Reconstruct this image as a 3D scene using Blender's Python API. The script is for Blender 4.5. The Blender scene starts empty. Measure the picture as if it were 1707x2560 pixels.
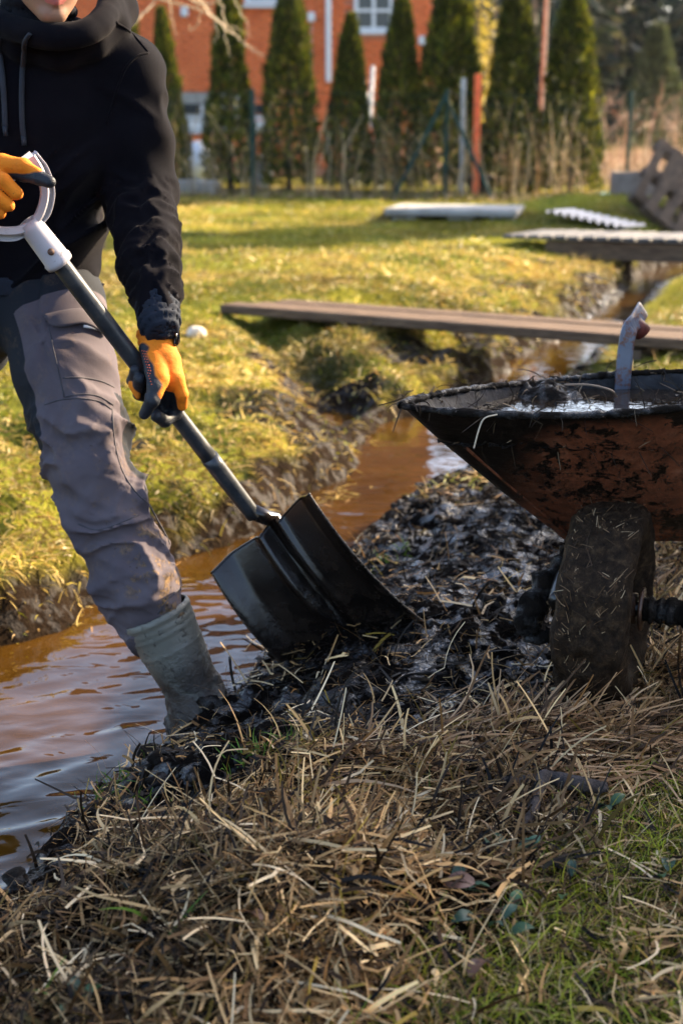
import bpy, math, random
import numpy as np
from mathutils import Vector, Matrix
from mathutils.bvhtree import BVHTree

random.seed(7)
RNG = np.random.default_rng(7)
scene = bpy.context.scene
COL = scene.collection
R = math.radians

# ------------------------------------------------------------------ camera
CAM_H, TILT, FPX = 1.1, R(15.4), 3555.6
cam_d = bpy.data.cameras.new('camera')
cam_d.sensor_fit = 'VERTICAL'
cam_d.sensor_height = 36.0
cam_d.lens = 50.0
cam_d.clip_start = 0.05
cam_d.clip_end = 1000.0
cam_d.dof.use_dof = True
cam_d.dof.focus_distance = 2.55
cam_d.dof.aperture_fstop = 4.0
cam_d.dof.aperture_blades = 0
cam_o = bpy.data.objects.new('camera', cam_d)
COL.objects.link(cam_o)
cam_o.location = (0, 0, CAM_H)
cam_o.rotation_euler = (R(90) - TILT, 0, 0)
scene.camera = cam_o

# ------------------------------------------------------------------ sky, sun, exposure
SUN_AZ, SUN_EL = R(60), R(27)          # azimuth right of the view direction, elevation
SUN_DIR = Vector((math.sin(SUN_AZ) * math.cos(SUN_EL), math.cos(SUN_AZ) * math.cos(SUN_EL), math.sin(SUN_EL)))
world = bpy.data.worlds.new('World')
scene.world = world
world.use_nodes = True
wn = world.node_tree.nodes
wn.clear()
w_out = wn.new('ShaderNodeOutputWorld')
w_bg = wn.new('ShaderNodeBackground')
w_sky = wn.new('ShaderNodeTexSky')
w_sky.sky_type = 'NISHITA'
w_sky.sun_disc = False
w_sky.sun_elevation = SUN_EL
w_sky.sun_rotation = SUN_AZ
w_sky.air_density = 0.8
w_sky.dust_density = 3.0
w_sky.ozone_density = 1.0
w_bg.inputs['Strength'].default_value = 0.15
world.node_tree.links.new(w_sky.outputs[0], w_bg.inputs['Color'])
world.node_tree.links.new(w_bg.outputs[0], w_out.inputs['Surface'])
sun_d = bpy.data.lights.new('sun', 'SUN')
sun_d.energy = 5.0
sun_d.angle = R(0.5)
sun_d.color = (1.0, 0.80, 0.55)
sun_o = bpy.data.objects.new('sun', sun_d)
COL.objects.link(sun_o)
sun_o.rotation_euler = (-SUN_DIR).to_track_quat('-Z', 'Y').to_euler()
vs = scene.view_settings
vs.view_transform = 'Standard'
vs.look = 'None'
vs.exposure = 2.15
vs.gamma = 1.0
vs.use_curve_mapping = False
scene.render.engine = 'CYCLES'

# ------------------------------------------------------------------ helpers: points
def ray(u, v):
    a = (u - 853.5) / FPX
    b = (v - 1280.0) / FPX
    return np.array([a, math.cos(TILT) - b * math.sin(TILT), -math.sin(TILT) - b * math.cos(TILT)])
def PY(u, v, y):
    r = ray(u, v); return np.array([0, 0, CAM_H]) + r * (y / r[1])
def PZ(u, v, z):
    r = ray(u, v); return np.array([0, 0, CAM_H]) + r * ((z - CAM_H) / r[2])
def nrm(a):
    a = np.asarray(a, float)
    return a / np.maximum(np.linalg.norm(a, axis=-1, keepdims=True), 1e-9)
def sstep(a, b, x):
    t = np.clip((x - a) / (b - a), 0, 1); return t * t * (3 - 2 * t)
def mix(a, b, t): return a + (b - a) * t

# ------------------------------------------------------------------ helpers: noise
def _hash(i, j, k, s):
    h = (i.astype(np.uint32) * np.uint32(374761393) + j.astype(np.uint32) * np.uint32(668265263)
         + k.astype(np.uint32) * np.uint32(2246822519) + np.uint32(s * 3266489917 & 0xffffffff))
    h = (h ^ (h >> np.uint32(13))) * np.uint32(1274126177)
    h = h ^ (h >> np.uint32(16))
    return h.astype(np.float64) / 4294967295.0
def vnoise(x, y, z=0.0, s=1):
    x, y, z = np.broadcast_arrays(np.asarray(x, float), np.asarray(y, float), np.asarray(z, float))
    xi, yi, zi = np.floor(x), np.floor(y), np.floor(z)
    fx, fy, fz = x - xi, y - yi, z - zi
    fx = fx * fx * (3 - 2 * fx); fy = fy * fy * (3 - 2 * fy); fz = fz * fz * (3 - 2 * fz)
    xi = xi.astype(np.int64); yi = yi.astype(np.int64); zi = zi.astype(np.int64)
    out = 0
    for dx in (0, 1):
        wx = fx if dx else 1 - fx
        for dy in (0, 1):
            wy = fy if dy else 1 - fy
            for dz in (0, 1):
                wz = fz if dz else 1 - fz
                out = out + wx * wy * wz * _hash(xi + dx, yi + dy, zi + dz, s)
    return out * 2 - 1
def fbm(x, y, z=0.0, s=1, o=4):
    a, f, t = 1.0, 1.0, 0.0
    n = 0.0
    for i in range(o):
        t = t + a * vnoise(np.asarray(x) * f, np.asarray(y) * f, np.asarray(z) * f, s + i * 17)
        n += a; a *= 0.5; f *= 2.03
    return t / n

# ------------------------------------------------------------------ helpers: meshes and objects
def mesh_np(name, v, faces, col=None, attrs=None, smooth=False):
    """faces: (M,k) int array or a list of such arrays"""
    v = np.ascontiguousarray(v, dtype=np.float32)
    fl = faces if isinstance(faces, list) else [faces]
    fl = [np.asarray(f, dtype=np.int32) for f in fl if len(f)]
    me = bpy.data.meshes.new(name)
    me.vertices.add(len(v)); me.vertices.foreach_set('co', v.ravel())
    loops = np.concatenate([f.ravel() for f in fl])
    tot = np.concatenate([np.full(len(f), f.shape[1], np.int32) for f in fl])
    st = np.concatenate([[0], np.cumsum(tot)[:-1]]).astype(np.int32)
    me.loops.add(len(loops)); me.loops.foreach_set('vertex_index', loops)
    me.polygons.add(len(tot)); me.polygons.foreach_set('loop_start', st)
    try: me.polygons.foreach_set('loop_total', tot)
    except Exception: pass
    if smooth: me.polygons.foreach_set('use_smooth', np.ones(len(tot), bool))
    if col is not None:
        a = me.color_attributes.new('Col', 'FLOAT_COLOR', 'POINT')
        c = np.ones((len(v), 4), np.float32); c[:, :3] = np.clip(col, 0, 4)
        a.data.foreach_set('color', c.ravel())
    for k, w in (attrs or {}).items():
        a = me.attributes.new(k, 'FLOAT', 'POINT'); a.data.foreach_set('value', np.asarray(w, np.float32))
    me.update(calc_edges=True)
    me.validate()
    return me
def obj(name, me, m=None, parent=None):
    o = bpy.data.objects.new(name, me); COL.objects.link(o)
    if m is not None and me is not None:
        for mm in (m if isinstance(m, (list, tuple)) else [m]): me.materials.append(mm)
    if parent is not None: o.parent = parent
    return o
def tag(o, label=None, cat=None, group=None, kind=None):
    if label: o['label'] = label
    if cat: o['category'] = cat
    if group: o['group'] = group
    if kind: o['kind'] = kind
    return o
def thing(name, label, cat, loc=(0, 0, 0), rz=0.0, group=None):
    o = bpy.data.objects.new(name, None); COL.objects.link(o)
    o.empty_display_size = 0.1
    o.location = loc; o.rotation_euler = (0, 0, rz)
    return tag(o, label, cat, group)
def copy_tree(o, parent=None):
    c = o.copy(); COL.objects.link(c)
    c.parent = parent
    for ch in list(o.children): copy_tree(ch, c)
    return c

class MB:
    """collects simple solids into one mesh"""
    def __init__(s): s.v = []; s.f = []; s.n = 0
    def add(s, v, f):
        s.v.append(np.asarray(v, float)); s.f += [[i + s.n for i in q] for q in f]; s.n += len(v)
    def box(s, c, size, rot=None, bev=0.0):
        h = np.asarray(size, float) / 2
        b = min(bev, h.min() * 0.8)
        if b <= 0:
            v = np.array([[x, y, z] for x in (-1, 1) for y in (-1, 1) for z in (-1, 1)], float) * h
            f = [[0, 1, 3, 2], [4, 6, 7, 5], [0, 4, 5, 1], [2, 3, 7, 6], [0, 2, 6, 4], [1, 5, 7, 3]]
        else:
            v = []; idx = {}
            for x in (-1, 1):
                for y in (-1, 1):
                    for z in (-1, 1):
                        for a in range(3):
                            p = np.array([x, y, z], float) * (h - b); p[a] = np.array([x, y, z])[a] * h[a]
                            idx[(x, y, z, a)] = len(v); v.append(p)
            v = np.array(v); f = []
            for a in range(3):
                o1, o2 = [i for i in range(3) if i != a]
                for sgn in (-1, 1):
                    q = []
                    for (p1, p2) in ((-1, -1), (1, -1), (1, 1), (-1, 1)):
                        k = [0, 0, 0]; k[a] = sgn; k[o1] = p1; k[o2] = p2
                        q.append(idx[tuple(k) + (a,)])
                    f.append(q if (sgn > 0) != (a == 1) else q[::-1])
            for a in range(3):
                o1, o2 = [i for i in range(3) if i != a]
                for p1 in (-1, 1):
                    for p2 in (-1, 1):
                        k0 = [0, 0, 0]; k0[o1] = p1; k0[o2] = p2
                        k1 = list(k0); k0[a] = -1; k1[a] = 1
                        q = [idx[tuple(k0) + (o1,)], idx[tuple(k1) + (o1,)], idx[tuple(k1) + (o2,)], idx[tuple(k0) + (o2,)]]
                        f.append(q if (p1 * p2 > 0) == (a != 1) else q[::-1])
            for x in (-1, 1):
                for y in (-1, 1):
                    for z in (-1, 1):
                        q = [idx[(x, y, z, 0)], idx[(x, y, z, 1)], idx[(x, y, z, 2)]]
                        f.append(q if x * y * z > 0 else q[::-1])
        if rot is not None: v = v @ np.array(rot.to_3x3() if hasattr(rot, 'to_3x3') else rot).T
        s.add(v + np.asarray(c, float), f); return s
    def tube(s, pts, r, n=10, cap=True, ell=None):
        p = np.asarray(pts, float); k = len(p)
        r = np.full(k, r) if np.isscalar(r) else np.asarray(r, float)
        t = np.gradient(p, axis=0); t = nrm(t)
        up = np.array([0, 0, 1.0]) if abs(t[0][2]) < 0.9 else np.array([1.0, 0, 0])
        a0 = nrm(np.cross(up, t[0])); V = []
        for i in range(k):
            a0 = nrm(a0 - t[i] * np.dot(a0, t[i])); b0 = np.cross(t[i], a0)
            e = 1.0 if ell is None else ell
            for j in range(n):
                th = 2 * math.pi * j / n
                V.append(p[i] + r[i] * (math.cos(th) * a0 + e * math.sin(th) * b0))
        F = [[i * n + j, i * n + (j + 1) % n, (i + 1) * n + (j + 1) % n, (i + 1) * n + j] for i in range(k - 1) for j in range(n)]
        if cap: F += [[j for j in range(n)][::-1], [(k - 1) * n + j for j in range(n)]]
        s.add(V, F); return s
    def lathe(s, prof, n=24, M=None):
        """prof: (radius, z) list, about local z"""
        V = [[r * math.cos(2 * math.pi * j / n), r * math.sin(2 * math.pi * j / n), z] for r, z in prof for j in range(n)]
        F = [[i * n + j, i * n + (j + 1) % n, (i + 1) * n + (j + 1) % n, (i + 1) * n + j] for i in range(len(prof) - 1) for j in range(n)]
        V = np.array(V)
        if M is not None:
            Mn = np.array(M); V = V @ Mn[:3, :3].T + Mn[:3, 3]
        s.add(V, F); return s
    def ball(s, c, r, n=8):
        r = np.full(3, r) if np.isscalar(r) else np.asarray(r, float)
        V = []; F = []
        for i in range(1, n):
            for j in range(2 * n):
                th = math.pi * i / n; ph = math.pi * j / n
                V.append([math.sin(th) * math.cos(ph), math.sin(th) * math.sin(ph), math.cos(th)])
        m = 2 * n
        F = [[i * m + j, (i + 1) * m + j, (i + 1) * m + (j + 1) % m, i * m + (j + 1) % m] for i in range(n - 2) for j in range(m)]
        V += [[0, 0, 1], [0, 0, -1]]; t, b = len(V) - 2, len(V) - 1
        F += [[t, j, (j + 1) % m] for j in range(m)] + [[b, (n - 2) * m + (j + 1) % m, (n - 2) * m + j] for j in range(m)]
        s.add(np.array(V) * r + np.asarray(c, float), F); return s
    def mesh(s, name, smooth=False):
        me = bpy.data.meshes.new(name)
        me.from_pydata([tuple(p) for p in np.concatenate(s.v)], [], s.f); me.update()
        if smooth:
            me.polygons.foreach_set('use_smooth', np.ones(len(me.polygons), bool))
        return me
    def build(s, name, m, parent=None, smooth=False): return obj(name, s.mesh(name, smooth), m, parent)

def catmull(pts, n):
    p = np.asarray(pts, float); p = np.vstack([2 * p[0] - p[1], p, 2 * p[-1] - p[-2]])
    out = []
    for i in range(1, len(p) - 2):
        for t in np.linspace(0, 1, n, endpoint=False):
            out.append(0.5 * (2 * p[i] + (p[i + 1] - p[i - 1]) * t + (2 * p[i - 1] - 5 * p[i] + 4 * p[i + 1] - p[i + 2]) * t * t
                       + (3 * p[i] - p[i - 1] - 3 * p[i + 1] + p[i + 2]) * t ** 3))
    out.append(p[-2]); return np.array(out)

def ribbons(name, root, d0, bend, L, W, col, K=4, taper=1.0, kink=0.0, side=None, tipcol=None):
    """flat leaf blades; returns mesh. root,d0,bend (N,3); L,W (N,); col (N,3)"""
    N = len(root)
    rng = np.random.default_rng(N)
    d0 = nrm(d0)
    if side is None: side = nrm(np.cross(d0, nrm(rng.normal(size=(N, 3)))))
    P = np.zeros((N, K + 1, 3)); P[:, 0] = root
    d = d0.copy()
    kk = rng.integers(1, K, N) if K > 1 else np.zeros(N, int)
    kv = rng.normal(size=(N, 3)) * kink
    for k in range(1, K + 1):
        d = nrm(d + bend / K + np.where((kk == k)[:, None], kv, 0))
        P[:, k] = P[:, k - 1] + d * (L / K)[:, None]
    t = np.linspace(0, 1, K + 1)[None, :]
    w = (W[:, None] * (1 - taper * t ** 1.7) + 0.0004)[:, :, None] * 0.5
    A = P - side[:, None, :] * w; B = P + side[:, None, :] * w
    V = np.stack([A, B], 2).reshape(-1, 3)
    base = np.arange(N)[:, None] * (2 * (K + 1)); k = np.arange(K)[None, :] * 2
    F = np.stack([base + k, base + k + 1, base + k + 3, base + k + 2], -1).reshape(-1, 4)
    C = np.repeat(col, 2 * (K + 1), 0)
    if tipcol is not None:
        tt = np.tile(np.repeat(t[0], 2), N)[:, None]
        C = C * (1 - tt) + np.repeat(tipcol, 2 * (K + 1), 0) * tt
    return mesh_np(name, V, F, col=C)

# ------------------------------------------------------------------ helpers: implicit surfaces
def surface_nets(F, org, h):
    nx, ny, nz = F.shape
    S = F < 0
    c = np.zeros((nx - 1, ny - 1, nz - 1), np.int8)
    for dx in (0, 1):
        for dy in (0, 1):
            for dz in (0, 1):
                c += S[dx:nx - 1 + dx, dy:ny - 1 + dy, dz:nz - 1 + dz]
    act = (c > 0) & (c < 8)
    I = np.argwhere(act)
    idx = np.full(act.shape, -1, np.int64); idx[act] = np.arange(len(I))
    acc = np.zeros((len(I), 3)); cnt = np.zeros(len(I))
    for ax in range(3):
        o1, o2 = [i for i in range(3) if i != ax]
        for a in (0, 1):
            for b in (0, 1):
                p = I.copy(); p[:, o1] += a; p[:, o2] += b
                q = p.copy(); q[:, ax] += 1
                f0 = F[p[:, 0], p[:, 1], p[:, 2]]; f1 = F[q[:, 0], q[:, 1], q[:, 2]]
                m = (f0 < 0) != (f1 < 0)
                t = np.where(m, f0 / np.where(m, f0 - f1, 1), 0)
                pp = p.astype(float); pp[:, ax] += t
                acc[m] += pp[m]; cnt[m] += 1
    V = acc / cnt[:, None] * h + org
    Q = []
    for ax in range(3):
        o1, o2 = (ax + 1) % 3, (ax + 2) % 3
        sl0 = [slice(1, -1)] * 3; sl0[ax] = slice(0, -1)
        sl1 = [slice(1, -1)] * 3; sl1[ax] = slice(1, None)
        A = S[tuple(sl0)]; B = S[tuple(sl1)]
        E = np.argwhere(A != B)
        if not len(E): continue
        fl = A[E[:, 0], E[:, 1], E[:, 2]]
        E = E + 1; E[:, ax] -= 1
        q = []
        for (a, b) in ((-1, -1), (0, -1), (0, 0), (-1, 0)):
            k = E.copy(); k[:, o1] += a; k[:, o2] += b
            q.append(idx[k[:, 0], k[:, 1], k[:, 2]])
        q = np.stack(q, 1); q[~fl] = q[~fl][:, ::-1]
        Q.append(q)
    Q = np.concatenate(Q)
    return V, Q[(Q >= 0).all(1)]
def sdf_mesh(func, lo, hi, h, B=4, margin=0.02):
    """coarse pass finds the blocks near the surface, only those are sampled finely"""
    lo = np.asarray(lo, float); hi = np.asarray(hi, float)
    nb = np.maximum(np.ceil((hi - lo) / (h * B)).astype(int), 1)
    ctr = [lo[i] + h * B * (np.arange(nb[i]) + 0.5) for i in range(3)]
    X = np.stack(np.meshgrid(*ctr, indexing='ij'), -1).reshape(-1, 3)
    Fc = func(X)
    act = np.abs(Fc) < h * B * 0.9 + margin
    n = nb * B
    F = np.repeat(np.repeat(np.repeat(Fc.reshape(nb), B, 0), B, 1), B, 2)
    g = (np.stack(np.meshgrid(*[np.arange(B)] * 3, indexing='ij'), -1).reshape(-1, 3))
    I = np.argwhere(act.reshape(nb))
    ix = (I[:, None, :] * B + g[None]).reshape(-1, 3)
    F[ix[:, 0], ix[:, 1], ix[:, 2]] = func(lo + h * (ix + 0.5))
    return surface_nets(F, lo + 0.5 * h, h)
def smin(a, b, k):
    hh = np.clip(0.5 + 0.5 * (b - a) / k, 0, 1)
    return b + (a - b) * hh - k * hh * (1 - hh)
def cone(p, a, b, ra, rb):
    a = np.asarray(a, float); b = np.asarray(b, float); ab = b - a
    t = np.clip(((p - a) @ ab) / (ab @ ab), 0, 1)
    return np.linalg.norm(p - a - t[:, None] * ab, axis=1) - (ra + (rb - ra) * t)
def chain(p, pts, rad, k=0.01):
    d = None
    for i in range(len(pts) - 1):
        q = cone(p, pts[i], pts[i + 1], rad[i], rad[i + 1])
        d = q if d is None else smin(d, q, k)
    return d
def ellip(p, c, r, M=None):
    q = p - np.asarray(c)
    if M is not None: q = q @ np.asarray(M)
    r = np.asarray(r, float)
    k0 = np.linalg.norm(q / r, axis=1); k1 = np.linalg.norm(q / r ** 2, axis=1)
    return k0 * (k0 - 1) / np.maximum(k1, 1e-6)
def along(p, pts):
    """arclength coordinate and angle-free nearest distance along a polyline"""
    pts = np.asarray(pts, float); best = None; bt = None; s0 = 0
    for i in range(len(pts) - 1):
        a, b = pts[i], pts[i + 1]; ab = b - a; l = np.linalg.norm(ab)
        t = np.clip(((p - a) @ ab) / (l * l), 0, 1)
        d = np.linalg.norm(p - a - t[:, None] * ab, axis=1)
        if best is None: best, bt = d, s0 + t * l
        else:
            m = d < best; best = np.where(m, d, best); bt = np.where(m, s0 + t * l, bt)
        s0 += l
    return bt, best

# ------------------------------------------------------------------ helpers: materials
class NT:
    def __init__(s, name):
        s.m = bpy.data.materials.new(name); s.m.use_nodes = True
        s.t = s.m.node_tree; s.n = s.t.nodes; s.b = s.n['Principled BSDF']
    def link(s, a, b): s.t.links.new(a, b); return s
    def node(s, t, **kw):
        n = s.n.new(t)
        for k, v in kw.items():
            if k.startswith('i_'): n.inputs[int(k[2:]) if k[2:].isdigit() else k[2:].replace('_', ' ')].default_value = v
            else: setattr(n, k, v)
        return n
    def coord(s, kind='Object', scale=(1, 1, 1), rot=(0, 0, 0)):
        c = s.node('ShaderNodeTexCoord'); mp = s.node('ShaderNodeMapping')
        mp.inputs['Scale'].default_value = scale; mp.inputs['Rotation'].default_value = rot
        s.link(c.outputs[kind], mp.inputs['Vector']); return mp.outputs[0]
    def noise(s, vec, scale, detail=4, rough=0.55, dist=0.0):
        n = s.node('ShaderNodeTexNoise'); n.inputs['Scale'].default_value = scale
        n.inputs['Detail'].default_value = detail; n.inputs['Roughness'].default_value = rough
        n.inputs['Distortion'].default_value = dist
        s.link(vec, n.inputs['Vector']); return n.outputs[0]
    def ramp(s, fac, stops):
        r = s.node('ShaderNodeValToRGB'); e = r.color_ramp.elements
        while len(e) < len(stops): e.new(0.5)
        for el, (p, c) in zip(e, stops):
            el.position = p; el.color = (c if len(c) == 4 else tuple(c) + (1,)) if not np.isscalar(c) else (c, c, c, 1)
        s.link(fac, r.inputs[0]); return r.outputs[0]
    def mixc(s, fac, a, b, mode='MIX'):
        n = s.node('ShaderNodeMix', data_type='RGBA', blend_type=mode)
        for sock, val in ((n.inputs[0], fac), (n.inputs[6], a), (n.inputs[7], b)):
            if hasattr(val, 'is_linked'): s.link(val, sock)
            else: sock.default_value = val if np.isscalar(val) else tuple(val) + ((1,) if len(val) == 3 else ())
        return n.outputs[2]
    def math(s, op, a, b=0.0):
        n = s.node('ShaderNodeMath', operation=op)
        for sock, val in ((n.inputs[0], a), (n.inputs[1], b)):
            if hasattr(val, 'is_linked'): s.link(val, sock)
            else: sock.default_value = val
        return n.outputs[0]
    def attr(s, name, out=0):
        n = s.node('ShaderNodeAttribute'); n.attribute_name = name; return n.outputs[out]
    def base(s, v):
        if hasattr(v, 'is_linked'): s.link(v, s.b.inputs['Base Color'])
        else: s.b.inputs['Base Color'].default_value = tuple(v) + (1,)
        return s
    def set(s, k, v):
        if hasattr(v, 'is_linked'): s.link(v, s.b.inputs[k])
        else: s.b.inputs[k].default_value = v
        return s
    def bump(s, h, strength=0.3, dist=0.01):
        n = s.node('ShaderNodeBump'); n.inputs['Strength'].default_value = strength; n.inputs['Distance'].default_value = dist
        s.link(h, n.inputs['Height']); s.link(n.outputs[0], s.b.inputs['Normal']); return s
def simple(name, c0, c1=None, rough=0.6, scale=20, metal=0.0, bump=0.0, bscale=60, spec=0.5, bdist=0.004):
    t = NT(name); v = t.coord('Object')
    if c1 is not None: t.base(t.ramp(t.noise(v, scale, 5, 0.6), [(0.32, c0), (0.68, c1)]))
    else: t.base(c0)
    t.set('Roughness', rough).set('Metallic', metal).set('Specular IOR Level', spec)
    if bump: t.bump(t.noise(v, bscale, 4, 0.6), bump, bdist)
    return t.m
def leafmat(name, rough=0.55, trans=0.25, spec=0.3):
    """colour from the mesh's own colour layer, slightly translucent"""
    t = NT(name); c = t.attr('Col')
    t.base(c).set('Roughness', rough).set('Specular IOR Level', spec)
    if trans:
        tr = t.node('ShaderNodeBsdfTranslucent'); t.link(c, tr.inputs['Color'])
        mx = t.node('ShaderNodeMixShader'); mx.inputs[0].default_value = trans
        t.link(t.b.outputs[0], mx.inputs[1]); t.link(tr.outputs[0], mx.inputs[2])
        t.link(mx.outputs[0], t.n['Material Output'].inputs['Surface'])
    return t.m

# ================================================================== GROUND
WATER_Z = -0.22
NEAR = np.array([(-6, -1.5), (-1.6, 0.2), (-0.72, 1.45), (-0.60, 1.75), (-0.52, 1.93), (-0.49, 2.05), (-0.436, 2.267), (-0.394, 2.455), (-0.33, 2.70),
                 (-0.25, 2.89), (-0.197, 3.07), (-0.06, 3.55), (-0.004, 3.845), (0.08, 4.086), (0.19, 4.454), (0.284, 4.745),
                 (0.444, 5.011), (0.80, 5.9), (1.179, 7.08), (1.614, 8.34), (2.364, 10.6), (3.1, 12.2), (4.2, 14.0), (9, 20), (30, 44)])
FAR = np.array([(-8, 0.4), (-2.4, 2.0), (-1.145, 3.004), (-0.872, 3.406), (-0.794, 3.522), (-0.689, 3.777), (-0.613, 3.955), (-0.478, 4.229),
                (-0.325, 4.36), (-0.20, 4.72), (-0.10, 4.98), (-0.01, 5.12), (0.10, 5.40), (0.16, 6.05), (0.264, 6.286),
                (0.849, 7.534), (1.126, 8.352), (1.45, 9.15), (1.95, 10.7), (2.5, 12.3), (3.1, 13.6), (4.0, 15.2), (8.4, 21), (29, 46)])
GULLY = np.array([(-0.62, 8.6), (-0.40, 7.7), (-0.206, 7.0), (-0.02, 6.3), (0.10, 5.75)])
MUD = np.array([(-0.31, 2.54), (-0.08, 2.70), (0.19, 2.86), (0.34, 3.45), (0.42, 4.1)])
def sdist(x, y, L):
    """signed distance to polyline, positive on its right-hand side"""
    best = np.full(x.shape, 1e9); sg = np.ones(x.shape)
    for a, b in zip(L[:-1], L[1:]):
        dx, dy = b - a
        t = np.clip(((x - a[0]) * dx + (y - a[1]) * dy) / (dx * dx + dy * dy), 0, 1)
        px, py = x - a[0] - t * dx, y - a[1] - t * dy
        d = np.hypot(px, py); m = d < best
        best = np.where(m, d, best); sg = np.where(m, np.where(dx * py - dy * px < 0, 1.0, -1.0), sg)
    return best * sg
def fields(x, y):
    n = sdist(x, y, NEAR); f = -sdist(x, y, FAR)
    g = np.abs(sdist(x, y, GULLY)); m = np.abs(sdist(x, y, MUD))
    return n, f, g, m
def height(x, y, full=False):
    x = np.asarray(x, float); y = np.asarray(y, float)
    n, f, g, m = fields(x, y)
    n2 = n + 0.05 * fbm(x * 5, y * 5, 0, 3, 3)
    f2 = f + 0.06 * fbm(x * 3, y * 3, 0, 5, 3) + 0.03 * vnoise(x * 11, y * 11, 0, 6)
    # near bank
    crest = -0.11 + 0.085 * np.exp(-((x + 0.35) ** 2 + (y - 1.95) ** 2) / 0.25)
    zn = crest + 0.115 * sstep(0.0, 0.55, n2) * sstep(-0.11, -0.02, -0.02 + 0 * x) - 0.36 * sstep(0.0, -0.16, n2)
    zn = np.minimum(zn, 0.05 * fbm(x * 1.1, y * 1.1, 0, 8, 2) + 0.01 + 0 * x)
    heap = np.exp(-((x - 0.06) ** 2 / 0.03 + (y - 3.0) ** 2 / 0.02)) * 0.012 + np.exp(-((x - 0.12) ** 2 / 0.10 + (y - 3.05) ** 2 / 0.25)) * 0.05 + np.exp(-((x + 0.12) ** 2 / 0.03 + (y - 2.35) ** 2 / 0.03)) * 0.05 \
        + np.exp(-((x + 0.05) ** 2 / 0.03 + (y - 1.80) ** 2 / 0.02)) * 0.06 + np.exp(-((x - 0.30) ** 2 / 0.012 + (y - 4.5) ** 2 / 0.2)) * 0.03
    land = sstep(-0.05, 0.06, n2)
    near_fine = (0.030 * fbm(x * 6, y * 6, 0, 11, 3) + 0.026 * fbm(x * 22, y * 22, 0, 12, 4)) * sstep(9, 4, y)
    grassy = sstep(-0.06, 0.12, x - 0.02 - 0.6 * (y - 1.5) + 0.10 * fbm(x * 5, y * 5, 0, 9, 3)) * sstep(3.2, 2.4, y + 0.25 * np.clip(x - 0.6, -1, 1))
    zn = zn + land * (heap + near_fine * (1 - 0.6 * grassy))
    # far bank
    zf = -0.25 + 0.17 * sstep(-0.02, 0.14, f2) + 0.11 * sstep(0.05, 1.3, f2) - 0.22 * sstep(0.0, -0.25, f2)
    zf = zf + sstep(0, 0.3, f2) * (0.05 * fbm(x * 1.3, y * 1.3, 0, 21, 3) + 0.11 * fbm(x * 3.0, y * 3.0, 0, 22, 4) * sstep(14, 7, y) * sstep(3.0, 0.5, f2))
    zf = zf - 0.17 * np.exp(-(g / 0.24) ** 2) * sstep(-0.1, 0.3, f2) * sstep(-0.8, -0.3, x + 0 * y)
    z = np.maximum(zn, zf)
    # mound by the pallets and general lie of the land
    z = z + 0.28 * np.exp(-((x - 3.0) ** 2 / 1.4 + (y - 16.6) ** 2 / 1.2)) + 0.10 * np.exp(-((x - 1.0) ** 2 / 5 + (y - 10.8) ** 2 / 1.5))
    z = z + 0.10 * sstep(16, 24, y) * sstep(3, -3, x)
    z = np.where(y > 45, z * 0 + 0.1, z)
    if not full: return z
    mud = sstep(0.46, 0.30, m + 0.15 * fbm(x * 7, y * 7, 0, 31, 3)) * land
    mud = np.maximum(mud, sstep(0.09, 0.02, n2 + 0.03 * fbm(x * 16, y * 16, 0, 32, 2)) * ((n > -0.4) & (f < 0)))
    mud = np.maximum(mud, sstep(0.17, 0.07, f2 + 0.16 * fbm(x * 4, y * 4, 0, 33, 3)) * (n < 0))
    mud = np.maximum(mud, sstep(0.38, 0.20, g + 0.14 * fbm(x * 5, y * 5, 0, 34, 3)) * sstep(7.9, 6.9, y) * (n < 0))
    mud = np.maximum(mud, 0.97 * sstep(0.06, 0.26, fbm(x * 2.6, y * 2.6, 0, 35, 4)) * (n < 0) * sstep(1.25, 0.4, f))
    return z, mud, grassy, n, f

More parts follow.
